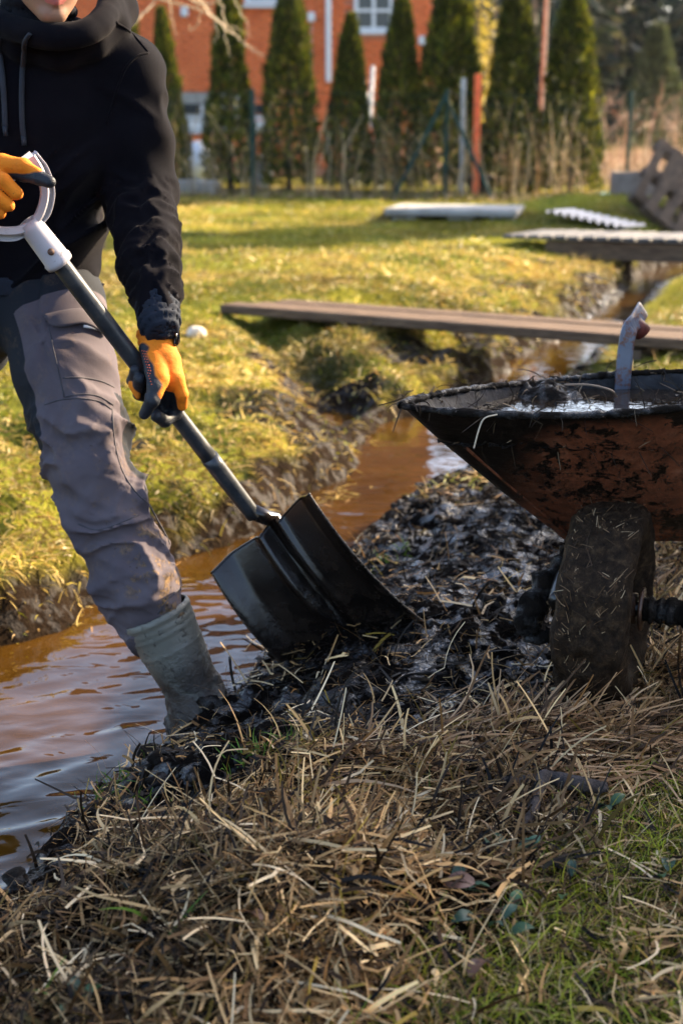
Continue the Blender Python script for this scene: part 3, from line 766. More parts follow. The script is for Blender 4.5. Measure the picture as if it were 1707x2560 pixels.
# ------------------------------------------------------------------ fence
FY = 20.5
fence = thing('wire_fence', 'green wire mesh fence with diagonal braces hung with dry stalks', 'fence')
def fz(x): return gz(x, FY)
for u in (633, 1110, 1562, 200):
    x = at(u, FY); MB().tube([(x, FY, fz(x) - 0.1), (x + 0.01, FY, fz(x) + 1.46)], 0.028, 8).build('post', M_green, fence)
xb = at(1108, FY)
for u1, v1 in ((985, 492), (1236, 512)):
    p = PY(u1, v1, FY - 0.25); MB().tube([(xb, FY - 0.03, fz(xb) + 1.36), tuple(p)], 0.026, 8).build('brace', M_green, fence)
wires = MB()
for k in range(9):
    zz = 0.08 + k * 0.165
    wires.tube([(x, FY - 0.02, fz(x) + zz + 0.01 * math.sin(3 * x + k)) for x in np.linspace(-5.5, 6.5, 30)], 0.0035, 3, False)
for x in np.arange(-5.5, 6.5, 0.10):
    wires.tube([(x, FY - 0.024, fz(x) + 0.05), (x, FY - 0.024, fz(x) + 1.42)], 0.0016, 3, False)
wires.build('wire_mesh', M_green, fence)
# grey spare post and orange post behind the fence
x = at(1152, 20.9); tag(MB().tube([(x, 20.9, gz(x, 20.9) - 0.1), (x, 20.9, PY(1150, 195, 20.9)[2])], 0.036, 8).build('metal_post', M_grey), 'grey upright post behind the fence right of the braces', 'post')
M_orange = simple('orange_paint_mat', (0.88, 0.13, 0.03), (0.92, 0.17, 0.05), 0.6, 3)
x = at(1187, 20.8); tag(MB().box((x, 20.8, 0.85), (0.095, 0.05, 1.75), bev=0.01).build('orange_post', M_orange), 'bright orange upright board beside the broad thuja', 'post')
# dry stalks tangled in the fence
n = 420; x = RNG.uniform(-4.2, 5.2, n); z0 = np.array([0.1 + 0 * x])[0]
y = FY + RNG.uniform(-0.10, 0.12, n)
zg = height(x, y)
col = pick(n, [(0.42, 0.29, 0.14), (0.28, 0.18, 0.08), (0.56, 0.42, 0.24), (0.14, 0.09, 0.05)])
keepw = (fbm(x * 2.5, 0 * x, 0, 77, 2) > -0.35)
tag(obj('dry_stalks', ribbons('dry_stalks', np.stack([x, y, zg], 1)[keepw], (np.array([0, 0, 1.0]) + RNG.normal(0, 0.10, (n, 3)))[keepw], RNG.normal(0, 0.35, (n, 3))[keepw], RNG.uniform(0.5, 1.5, n)[keepw], RNG.uniform(0.005, 0.014, n)[keepw], col[keepw], 6, 0.5, 0.35), M_straw),
    'dry brown climbing stalks tangled along the wire fence', 'dry plants', kind='stuff')
# weeds and leaf litter along the foot of the fence
n = 3000; x = RNG.uniform(-4.5, 6.0, n); y = RNG.uniform(19.8, 21.8, n)
tag(obj('fence_litter', ribbons('fence_litter', np.stack([x, y, height(x, y)], 1), dirs(n, 0.2, 2), RNG.normal(0, 0.6, (n, 3)), RNG.uniform(0.04, 0.14, n), RNG.uniform(0.01, 0.025, n), pick(n, [(0.28, 0.18, 0.09), (0.14, 0.09, 0.05), (0.20, 0.17, 0.04), (0.42, 0.30, 0.17)]), 3, 0.7, 0.4), M_straw),
    'brown leaf litter along the foot of the fence', 'leaf litter', kind='stuff')

# ------------------------------------------------------------------ clutter behind the fence
lad = thing('step_ladder', 'white metal step ladder between two thujas behind the fence', 'ladder', (at(925, 22.6), 22.6, gz(at(925, 22.6), 22.6)))
for s in (-1, 1):
    MB().tube([(0.20 * s - 0.05, 0, 0), (0.12 * s + 0.03, 0.25, 1.35)], 0.022, 8).build('rail', M_white, lad)
    MB().tube([(0.20 * s + 0.02, 0.75, 0), (0.12 * s + 0.03, 0.27, 1.33)], 0.018, 8).build('rear_leg', M_white, lad)
for k in range(5):
    f = 0.15 + 0.2 * k
    MB().box((0.08 * f - 0.05, 0.25 * f - 0.02, 1.35 * f), (0.36 - 0.14 * f, 0.10, 0.025), bev=0.006).build('step', M_white, lad)
x = at(915, 23.2); lean = MB()
tag(MB().tube([PY(904, 165, 23.2), PY(930, 320, 23.0)], 0.030, 8).build('pale_pole', M_white), 'pale pole leaning left, seen under the white window', 'pole')
tag(MB().tube([PY(932, 165, 23.4), PY(925, 300, 23.2)], 0.030, 8).build('pale_pole', M_white), 'pale near-upright pole beside the leaning one under the window', 'pole')
M_sack = simple('white_sheet_mat', (0.45, 0.50, 0.58), (0.66, 0.70, 0.75), 0.55, 7, bump=0.5, bscale=14)
def blob(name, label, cat, u, v, y, r, m, seed, group=None, sq=(1, 1, 1)):
    p = PY(u, v, y); zb = gz(p[0], y)
    V, Q = sdf_mesh(lambda q: ellip(q, (0, 0, r * sq[2] * 0.8), (r * sq[0], r * sq[1], r * sq[2])) + 0.2 * r * fbm(q[:, 0] / r * 1.6, q[:, 1] / r * 1.6, q[:, 2] / r * 1.6, seed, 3), (-1.5 * r * sq[0], -1.5 * r * sq[1], 0), (1.5 * r * sq[0], 1.5 * r * sq[1], 2.2 * r * sq[2]), r / 9)
    o = obj(name, mesh_np(name, V, Q, smooth=True), m); o.location = (p[0], y, zb)
    return tag(o, label, cat, group)
blob('plastic_sack', 'pale bluish plastic sack behind the left green fence post', 'sack', 655, 440, 21.9, 0.22, M_sack, 3, sq=(0.8, 0.8, 1.3))
blob('plastic_sack', 'white plastic sack under the basement window', 'sack', 495, 330, 24.5, 0.30, M_sack, 5, sq=(1, 0.8, 1.2))
bk = thing('bucket', 'orange bucket standing between the two rightmost thujas', 'bucket', (at(1330, 22.6), 22.6, gz(at(1330, 22.6), 22.6)))
MB().lathe([(0.0, 0.01), (0.11, 0.01), (0.14, 0.33), (0.15, 0.33), (0.15, 0.35), (0.13, 0.35), (0.10, 0.03), (0, 0.03)], 20).build('body', simple('orange_plastic_mat', (0.75, 0.22, 0.04), None, 0.4), bk, True)
MB().tube([(0.145 * math.cos(a), 0.02, 0.34 + 0.12 * math.sin(a)) for a in np.linspace(0, math.pi, 12)], 0.004, 6).build('handle', M_grey, bk)
tr = thing('flower_pot', 'black plastic pot at the right foot of the fence brace', 'pot', (at(1195, 21.0), 21.0, gz(at(1195, 21.0), 21.0)))
M_blackp = simple('black_plastic_mat', (0.02, 0.02, 0.022), None, 0.5)
MB().lathe([(0.0, 0.0), (0.13, 0.0), (0.18, 0.26), (0.20, 0.26), (0.20, 0.30), (0.17, 0.30), (0.12, 0.02), (0, 0.02)], 20).build('body', M_blackp, tr, True)
MB().lathe([(0.171, 0.25), (0.10, 0.265), (0, 0.27)], 20).build('soil', M_darkwood, tr, True)
# stone / brick pile behind the sleeve
for i, (u, v, s, lab) in enumerate([(468, 470, 0.36, 'wide pale block lying at the fence beside the sleeve'), (520, 478, 0.20, 'smaller pale block right of the wide one at the fence')]):
    y = 20.9; p = PY(u, v, y)
    tag(MB().box((p[0], y, gz(p[0], y) + 0.09), (s * 1.6, 0.3, 0.2), Matrix.Rotation(0.2 * i, 3, 'Z'), 0.02).build('concrete_block', M_concrete), lab, 'block')

# ------------------------------------------------------------------ far wood, pine trunk, bare shrubs
rng = np.random.default_rng(5)
V = []; F = []; C = []; off = 0
FC = [(0.022, 0.034, 0.018), (0.036, 0.046, 0.022), (0.012, 0.020, 0.012), (0.070, 0.066, 0.032)]
for k in range(150):
    y = rng.uniform(58, 105); x = rng.uniform(-0.10, 0.52) * y; h = rng.uniform(8.5, 12.5); wd = rng.uniform(2.6, 4.6)
    n = 420; t = rng.uniform(0, 1, n) ** 0.8; a = rng.uniform(0, 6.283, n)
    r = wd * 0.5 * (1 - t) ** 0.8 * (0.35 + 0.65 * rng.uniform(0, 1, n)) * (1 + 0.3 * np.sin(t * 40 + a * 2))
    c = np.stack([x + r * np.cos(a), y + r * np.sin(a), 0.6 + t * h], 1)
    d = nrm(np.stack([np.cos(a), np.sin(a), -0.35 + 0 * a], 1) + rng.normal(0, 0.3, (n, 3))); s = nrm(np.cross(d, rng.normal(size=(n, 3)))); l = rng.uniform(0.35, 0.9, (n, 1)) * (1.2 - t[:, None] * 0.7)
    q = np.stack([c - s * l * 0.35, c + s * l * 0.35, c + d * l + s * l * 0.12, c + d * l - s * l * 0.12], 1).reshape(-1, 3)
    V.append(q); F.append(np.arange(4 * n).reshape(-1, 4) + off); off += 4 * n
    C.append(np.repeat(np.asarray(FC)[rng.choice(4, n)] * (1 + 0.3 * rng.uniform(-1, 1, (n, 1))), 4, 0))
    # trunk
    tw = 0.13; q = np.array([[x - tw, y, 0], [x + tw, y, 0], [x + tw * .3, y, h], [x - tw * .3, y, h]]); V.append(q); F.append(np.array([[0, 1, 2, 3]]) + off); off += 4; C.append(np.tile((0.14, 0.10, 0.08), (4, 1)))
tag(obj('far_wood', mesh_np('far_wood', np.concatenate(V), np.concatenate(F), col=np.concatenate(C)), M_thuja), 'dark hazy conifer wood in the distance, upper right', 'wood', kind='stuff')
y = 34.0; x = at(1346, y)
pine = thing('pine_tree', 'tall bare pinkish pine trunk between the two rightmost thujas', 'tree', (x, y, 0.1))
MB().tube([(0, 0, -0.1), (0.02, 0, 2), (0.06, 0, 5), (0.0, 0, 9), (0.1, 0, 12)], [0.055, 0.050, 0.046, 0.042, 0.035], 10).build('trunk', M_pinebark, pine, True)
pc = tree_mesh(5.0, 4.2, 1800, 88, FC, 0.22, 0.5); o = obj('crown', pc, M_thuja, pine); o.location = (0.05, 0, 8.5)
# small young conifer at the wood's edge
y = 46.0; x = at(1625, y)
sp = thing('spruce_tree', 'small hazy green spruce in front of the far wood', 'tree', (x, y, 0.1))
obj('crown', tree_mesh(3.7, 1.9, 2200, 90, [(0.06, 0.075, 0.03), (0.08, 0.09, 0.035), (0.045, 0.055, 0.025)], 0.12, 0.8), M_thuja, sp)
MB().tube([(0, 0, -0.1), (0, 0, 3.2)], [0.06, 0.02], 8).build('trunk', M_bark, sp)
def twigs(rng, base, h, spread, nb, r0, m):
    """a bare shrub or small tree skeleton"""
    def grow(p, d, l, r, lev):
        pts = [p]; dd = d
        for s in range(4):
            dd = nrm(dd + rng.normal(0, 0.16, 3) + np.array([0, 0, 0.05])); pts.append(pts[-1] + dd * l / 4)
        m.tube(pts, np.linspace(r, r * 0.45, 5), 5 if lev < 2 else 4, False)
        if lev < 3:
            for b in range(nb if lev else nb + 1):
                k = rng.integers(1, 5); nd = nrm(nrm(pts[k] - pts[k - 1]) + rng.normal(0, spread, 3))
                grow(pts[k], nd, l * rng.uniform(0.45, 0.7), r * 0.5, lev + 1)
    grow(np.array(base, float), np.array([0, 0, 1.0]), h * 0.55, r0, 0)
M_twig = simple('twig_mat', (0.30, 0.19, 0.13), (0.46, 0.32, 0.22), 0.8, 12)
for i, (u, y, h, lab) in enumerate([(1500, 27, 1.9, 'bare reddish shrub right of the rightmost thuja'), (1590, 29, 2.0, 'bare shrub left of the spruce, behind the right fence post'),
                                    (1650, 26, 1.7, 'bare shrub in front of the spruce above the pallets'), (1705, 28, 2.1, 'bare shrub at the right picture edge'), (1540, 31, 1.6, 'bare shrub just left of the right fence post'),
                                    (1290, 30, 1.8, 'bare shrub seen through the gap between orange post and thuja')]):
    x = at(u, y); rng = np.random.default_rng(200 + i); m = MB(); twigs(rng, (0, 0, 0), h, 0.55, 4, 0.020, m)
    t = thing('bare_shrub', lab, 'shrub', (x, y, gz(x, y)), 0, 'bare shrubs at the wood'); m.build('branches', M_twig, t)
n = 9000; y = RNG.uniform(24, 40, n); x = RNG.uniform(0.06, 0.32, n) * y
tag(obj('tall_dry_grass', ribbons('tall_dry_grass', np.stack([x, y, height(x, y)], 1), dirs(n, 1.0, 4), RNG.normal(0, 0.5, (n, 3)), RNG.uniform(0.15, 0.6, n), RNG.uniform(0.012, 0.03, n), pick(n, [(0.36, 0.24, 0.15), (0.27, 0.17, 0.11), (0.46, 0.34, 0.21)]), 3, 0.8, 0.2), M_straw),
    'tall dry reddish grass in front of the far wood', 'grass', kind='stuff')
# yellow-leaved bush by the orange post
y = 24.0; n = 900; p = np.random.default_rng(9).normal(0, 1, (n, 3)) * np.array([0.13, 0.15, 0.55]) + np.array([0, 0, 1.9])
yb = thing('yellow_bush', 'thin yellow-leaved bush above the orange post', 'bush', (at(1200, y), y, gz(at(1200, y), y)))
obj('foliage', ribbons('foliage', p, dirs(n, -0.5, 1), dirs(n, -1, 0), RNG.uniform(0.04, 0.09, n), RNG.uniform(0.02, 0.04, n), pick(n, [(0.45, 0.33, 0.03), (0.30, 0.25, 0.03), (0.55, 0.42, 0.08)]), 2, 0.7), M_blade, yb)
m = MB(); twigs(np.random.default_rng(4), (0, 0, 0), 2.6, 0.22, 3, 0.018, m); m.build('stems', M_twig, yb)
# bare fruit tree behind the man, sunlit twigs reaching over the thujas
y = 12.5; x = at(250, y); ft = thing('bare_fruit_tree', 'bare sunlit twigs of a fruit tree behind the man', 'tree', (x, y, gz(x, y)))
m = MB(); rng = np.random.default_rng(12)
trunk = catmull([(0, 0, 0), (0.03, 0, 0.5), (0.08, 0, 1.1), (0.22, 0, 1.7), (0.3, 0, 2.3)], 5); m.tube(trunk, np.linspace(0.05, 0.02, len(trunk)), 8)
m.build('trunk', M_bark, ft, True); m = MB()
def px_branch(pts, r):
    q = [PY(u, v, y + dy) - np.array([x, y, gz(x, y)]) for u, v, dy in pts]; c = catmull(q, 6)
    c = c + np.random.default_rng(len(m.v)).normal(0, 0.006, c.shape); m.tube(c, np.linspace(r, r * 0.3, len(c)), 5, False)
for pts, r in ([((300, -30, 0), (370, -10, 0.1), (480, 20, 0.2), (560, 60, 0.2), (610, 110, 0.1), (660, 142, 0)), 0.010], [((470, -60, 0), (510, 15, 0.1), (560, 70, 0.1), (600, 92, 0.1)), 0.012],
               [((300, 90, 0), (345, 50, 0), (385, 5, 0.1), (400, -30, 0.1)), 0.012], [((545, -20, 0), (560, 50, 0), (565, 90, 0), (575, 140, 0)), 0.006], [((480, -30, 0), (500, 40, 0.1), (480, 75, 0.1), (470, 60, 0)), 0.005],
               [((520, 10, 0), (545, 75, 0), (535, 110, 0)), 0.005], [((575, -30, 0), (600, 30, 0), (620, 60, 0), (615, 100, 0)), 0.006], [((420, -40, 0), (430, 40, 0), (445, 90, 0)), 0.005],
               [((560, 60, 0.2), (590, 70, 0.2), (625, 90, 0.2)), 0.004], [((400, -30, 0.1), (450, -10, 0), (520, 10, 0), (560, -10, 0), (600, -40, 0)), 0.009], [((610, 110, 0.1), (640, 120, 0.1), (650, 150, 0.1)), 0.003]):
    px_branch(pts, r)
m.build('twigs', simple('pale_twig_mat', (0.42, 0.30, 0.16), (0.55, 0.42, 0.25), 0.7, 12), ft)

# ------------------------------------------------------------------ slab, bridges, pallets, sheet
sl = thing('concrete_slab', 'flat pale concrete slab raised on blocks on the far lawn', 'slab', (1.25, 15.9, gz(1.25, 15.9)), R(-12))
V = []; nn_ = 40
MB().box((0, 0, 0.075), (1.42, 0.95, 0.075), bev=0.015).build('slab', M_concrete, sl)
for sx in (-0.5, 0.1, 0.55):
    MB().box((sx, -0.10, 0.00), (0.28, 0.6, 0.07), bev=0.02).build('block', M_concrete, sl)
M_plank = M_wood
def bridge(name, label, A, B, width, th, nboards):
    A = np.array(A, float); B = np.array(B, float); d = B - A; L = np.linalg.norm(d); ang = math.atan2(d[1], d[0])
    t = thing(name, label, 'footbridge', tuple(A), ang); t.rotation_euler = (0, -math.atan2(d[2], math.hypot(d[0], d[1])), ang)
    return t, L
pb, PL = bridge('plank_bridge', 'weathered plank footbridge across the ditch in the middle distance', (-0.58, 8.62, -0.02), (2.55, 6.45, 0.03), 0.4, 0.08, 2)
for j, wd in enumerate((0.17, 0.16, 0.14)):
    yy = (-0.17, 0.0, 0.155)[j]
    m = MB(); m.box((PL / 2 + 0.03 * j, yy, 0.045 - 0.005 * (j % 2)), (PL - 0.1 * j, wd, 0.054 if j == 0 else 0.045), Matrix.Rotation(R(0.25 * (j - 1)), 3, 'Z'), 0.008); m.build('plank', M_plank, pb)
for xx in (1.0, 2.6): MB().box((xx, 0, -0.03), (0.09, 0.44, 0.055), bev=0.005).build('cross_batten', M_darkwood, pb)
fb, FLn = bridge('slat_bridge', 'grey slatted footbridge with side beams farther up the ditch', (1.62, 12.98, 0.10), (4.6, 11.0, 0.17), 0.8, 0.1, 20)
k = int(FLn / 0.125)
slat_me = MB().box((0, 0, 0), (0.105, 0.80, 0.035), bev=0.005).mesh('slat'); slat_me.materials.append(M_greywood)
for i in range(k):
    o = obj('slat', slat_me, None, fb); o.location = (0.06 + i * 0.125, random.uniform(-0.012, 0.012), 0.018 + random.uniform(-0.003, 0.003)); o.rotation_euler = (0, 0, random.uniform(-0.02, 0.02))
for yy in (-0.33, 0.33): MB().box((FLn / 2 + 0.15, yy, -0.085), (FLn - 0.5, 0.06, 0.15), bev=0.006).build('side_beam', M_wood, fb)
# handrail-less end board ramps; pallets on the mound
def pallet(label, loc, rot):
    t = thing('wooden_pallet', label, 'pallet', loc, 0, 'pallets by the fence'); t.rotation_euler = rot
    for i in range(7): MB().box((-0.55 + i * 0.183, 0, 0.125), (0.10, 0.8, 0.022)).build('deck_board', M_darkwood, t)
    for yy in (-0.35, 0, 0.35):
        MB().box((0, yy, 0.105), (1.2, 0.10, 0.018)).build('stringer', M_darkwood, t)
        for xx in (-0.52, 0, 0.52): MB().box((xx, yy, 0.05), (0.14, 0.10, 0.09)).build('block', M_darkwood, t)
        MB().box((0, yy, -0.006), (1.2, 0.10, 0.02)).build('bottom_board', M_darkwood, t)
pallet('dark wooden pallet leaning steeply at the right picture edge', (3.72, 15.8, 0.24), (R(62), R(34), R(6)))
pallet('dark wooden pallet lying under the leaning one at right', (3.80, 15.2, 0.08), (R(56), R(38), R(-10)))
x, y = at(1590, 17.6), 17.6
cr = thing('concrete_ring', 'pale concrete well ring half hidden behind the pallets', 'well ring', (x, y, gz(x, y) - 0.05))
MB().lathe([(0.33, 0), (0.33, 0.42), (0.27, 0.42), (0.27, 0.02), (0.33, 0)], 28).build('ring', simple('stained_concrete_mat', (0.10, 0.07, 0.05), (0.18, 0.135, 0.10), 0.85, 6), cr, True)
cs = thing('corrugated_sheet', 'shiny corrugated metal sheet lying on the mossy mound', 'metal sheet', (2.62, 15.0, gz(2.62, 15.0) + 0.07), R(-48))
u_ = np.linspace(-0.5, 0.5, 90); GX, GY = np.meshgrid(u_, np.linspace(-0.19, 0.19, 6)); GZ = 0.022 * np.sin(GX * 2 * math.pi * 9) - 0.12 * GX
kk = (np.arange(5)[:, None] * 90 + np.arange(89)[None, :]).ravel(); top = np.stack([GX, GY, GZ], -1).reshape(-1, 3); bot = top - np.array([0, 0, 0.004])
obj('sheet', mesh_np('sheet', np.vstack([top, bot]), np.vstack([np.stack([kk, kk + 1, kk + 91, kk + 90], 1), np.stack([kk, kk + 90, kk + 91, kk + 1], 1) + 540]), smooth=True), simple('zinc_mat', (0.22, 0.22, 0.23), (0.34, 0.34, 0.35), 0.45, 6, 0.5), cs)
tb = thing('garden_tray', 'pale green plastic tray on the grass by the right fence post', 'tray', (at(1535, 19.6), 19.6, gz(at(1535, 19.6), 19.6)))
MB().lathe([(0, 0.02), (0.16, 0.02), (0.2, 0.09), (0.22, 0.09), (0.215, 0.11), (0.17, 0.11), (0.15, 0.04), (0, 0.04)], 20).build('body', simple('pale_green_mat', (0.25, 0.48, 0.40), None, 0.5), tb, True)
# a tuft of weeds at the slab's left end
n = 500; a = RNG.normal(0, 0.13, (n, 2)); x, y = 0.62 + a[:, 0], 15.9 + a[:, 1]
o = tag(obj('weed_tuft', ribbons('weed_tuft', np.stack([x, y, height(x, y)], 1), dirs(n, 0.5, 2), RNG.normal(0, 0.6, (n, 3)), RNG.uniform(0.06, 0.2, n), RNG.uniform(0.006, 0.014, n), pick(n, [(0.20, 0.13, 0.05), (0.12, 0.09, 0.03), (0.24, 0.20, 0.05)]), 3, 0.8, 0.4), M_blade), 'brown weed tuft at the left end of the concrete slab', 'weeds', kind='stuff')

# ------------------------------------------------------------------ outside the frame on the right: unseen shed and spruce added to shade the near bank and the far lawn
shed = thing('shade_shed', 'unseen board shed added right of the wheelbarrow to shade the near bank', 'shed', (3.95, 2.05, 0))
MB().box((0, 1.2, 1.12), (2.4, 2.5, 2.24)).build('wall_core', M_darkwood, shed)
for i in range(16):
    MB().box((-1.215, 0.05 + i * 0.15, 1.12), (0.025, 0.142, 2.22), bev=0.003).build('board', M_wood, shed)
MB().box((0.1, 1.2, 2.32), (2.75, 2.6, 0.08), Matrix.Rotation(R(-2), 3, 'Y')).build('roof', M_grey, shed)
MB().box((0, 2.95, 0.87), (2.3, 0.98, 1.74)).build('shade_lean_to', M_darkwood, shed)  # lower block added to shade the mud while the man stays sunlit
conifer('spruce_tree', 'unseen spruce added right of the frame to shade the far lawn', 8.3, 18.6, 6.2, 3.0, 0, None, 0.4)  # unseen tree added to cast the shadow band across the lawn

# ================================================================== THE MAN
def W(*a): return [PY(*p) for p in a]
def objw(name, V, Q, m, parent, attrs=None, smooth=True, col=None):
    """mesh given in world coordinates, stored relative to its thing"""
    return obj(name, mesh_np(name, np.asarray(V) - np.array(parent_loc(parent)), Q, attrs=attrs, smooth=smooth, col=col), m, parent)
def parent_loc(p):
    l = Vector((0, 0, 0))
    while p is not None: l = l + p.location; p = p.parent
    return l
def mbw(m, name, mat, parent, smooth=True):
    off = np.array(parent_loc(parent)); m.v = [v - off for v in m.v]
    return m.build(name, mat, parent, smooth)
man = thing('person', 'man in dark hoodie and grey work trousers leaning on a shovel', 'person', tuple(PY(480, 1835, 2.87)))

def rough_tube(m, pts, r, n=10, amp=0.25, seed=1):
    c = catmull(pts, 8); k = len(c); rr = np.interp(np.linspace(0, 1, k), np.linspace(0, 1, len(r)), r)
    m.tube(c, rr * (1 + amp * fbm(np.arange(k) * 0.55, seed + 0 * np.arange(k), 0, seed, 3)), n); v = m.v[-1]
    m.v[-1] = v + 0.0025 * np.stack([fbm(v[:, 0] * 80, v[:, 1] * 80, v[:, 2] * 80, seed + i, 2) for i in range(3)], 1)
# ---- materials
M_hood = NT('hoodie_mat'); _v = M_hood.coord('Object')
M_hood.base(M_hood.ramp(M_hood.noise(_v, 9, 5, 0.6), [(0.3, (0.0022, 0.0022, 0.0038)), (0.6, (0.0038, 0.0035, 0.0054)), (0.78, (0.012, 0.0095, 0.009))]))
M_hood.set('Roughness', 0.92).set('Sheen Weight', 0.025).set('Sheen Roughness', 0.5).set('Specular IOR Level', 0.05)
M_hood.set('Sheen Tint', (0.9, 0.8, 0.75, 1)).bump(M_hood.noise(_v, 420, 3, 0.7), 0.25, 0.002); M_hood = M_hood.m
M_navy = simple('navy_cloth_mat', (0.008, 0.011, 0.019), (0.015, 0.020, 0.031), 0.85, 14, bump=0.3, bscale=300, spec=0.2)
tt = NT('trousers_mat'); _v = tt.coord('Object')
fg = tt.attr('grey', 2)
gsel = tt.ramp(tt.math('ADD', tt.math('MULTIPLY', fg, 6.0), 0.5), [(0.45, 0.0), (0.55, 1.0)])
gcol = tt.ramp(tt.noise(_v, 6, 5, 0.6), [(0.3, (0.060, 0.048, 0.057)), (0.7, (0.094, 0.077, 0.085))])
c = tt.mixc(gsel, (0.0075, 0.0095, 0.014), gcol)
mudn = tt.math('MULTIPLY', tt.ramp(tt.noise(_v, 16, 6, 0.75), [(0.53, 0.0), (0.60, 1.0)]), tt.attr('splash', 2))
c = tt.mixc(mudn, c, tt.ramp(tt.noise(_v, 120, 3), [(0.35, (0.028, 0.017, 0.009)), (0.62, (0.21, 0.125, 0.052))]))
spk = tt.ramp(tt.noise(_v, 75, 3, 0.6), [(0.70, 0.0), (0.73, 1.0)])
c = tt.mixc(tt.math('MULTIPLY', spk, 0.8), c, (0.030, 0.020, 0.014))
tt.base(c).set('Roughness', 0.85).set('Specular IOR Level', 0.2).bump(tt.noise(tt.coord('Object', (1, 1, 1)), 350, 2, 0.6), 0.2, 0.0015); M_trou = tt.m
bt = NT('boot_mat'); _v = bt.coord('Object')
wetm = bt.math('ADD', bt.math('MULTIPLY', bt.ramp(bt.noise(_v, 22, 6, 0.7), [(0.30, 0.0), (0.50, 1.0)]), bt.attr('mudlow', 2)), bt.math('MULTIPLY', bt.ramp(bt.noise(_v, 62, 6, 0.75), [(0.60, 0.0), (0.66, 1.0)]), 0.8))
wetm = bt.math('MINIMUM', wetm, 1.0)
bt.base(bt.mixc(wetm, bt.ramp(bt.noise(_v, 5, 3), [(0.3, (0.105, 0.100, 0.080)), (0.7, (0.155, 0.145, 0.115))]), bt.ramp(bt.noise(_v, 40, 4), [(0.3, (0.012, 0.008, 0.005)), (0.7, (0.045, 0.030, 0.019))])))
bt.set('Roughness', bt.math('ADD', 0.30, bt.math('MULTIPLY', bt.noise(_v, 35, 4), 0.3)))
bt.bump(bt.math('ADD', bt.math('MULTIPLY', wetm, 0.5), bt.math('MULTIPLY', bt.noise(_v, 130, 4, 0.7), bt.math('ADD', bt.math('MULTIPLY', wetm, 0.9), 0.06))), 0.8, 0.006); M_boot = bt.m
gl = NT('glove_mat'); _v = gl.coord('Object')
bk_ = gl.ramp(gl.math('ADD', gl.math('MULTIPLY', gl.attr('black', 2), 60.0), 0.5), [(0.40, 0.0), (0.60, 1.0)])
og = gl.ramp(gl.noise(_v, 25, 4), [(0.3, (0.62, 0.145, 0.004)), (0.7, (0.74, 0.20, 0.007))])
og = gl.mixc(gl.ramp(gl.noise(_v, 170, 2), [(0.73, 0.0), (0.76, 1.0)]), og, (0.05, 0.03, 0.02))
og = gl.mixc(gl.math('MULTIPLY', gl.ramp(gl.noise(_v, 38, 6, 0.75), [(0.56, 0.0), (0.70, 1.0)]), 0.55), og, (0.14, 0.055, 0.012))
gl.base(gl.mixc(bk_, og, (0.014, 0.016, 0.021))).set('Roughness', gl.math('SUBTRACT', 0.8, gl.math('MULTIPLY', bk_, 0.28))).set('Specular IOR Level', 0.3)
gl.bump(gl.math('ADD', gl.math('MULTIPLY', gl.noise(_v, 500, 2, 0.6), 0.35), gl.noise(gl.coord('Object', (1, 1, 2.2)), 75, 3, 0.6, 0.6)), 0.45, 0.0035); M_glove = gl.m
sk = NT('skin_mat'); _v = sk.coord('Object')
sc = sk.ramp(sk.noise(_v, 30, 4), [(0.3, (0.30, 0.145, 0.080)), (0.7, (0.36, 0.185, 0.108))])
sc = sk.mixc(sk.math('MULTIPLY', sk.attr('stubble', 2), 0.4), sc, (0.16, 0.095, 0.065))
sc = sk.mixc(sk.ramp(sk.attr('lips', 2), [(0.45, 0.0), (0.55, 1.0)]), sc, (0.42, 0.13, 0.11))
sk.base(sc).set('Roughness', 0.5).set('Subsurface Weight', 0.12).set('Subsurface Radius', (0.01, 0.004, 0.002)).bump(sk.noise(_v, 350, 3), 0.12, 0.001); M_skin = sk.m

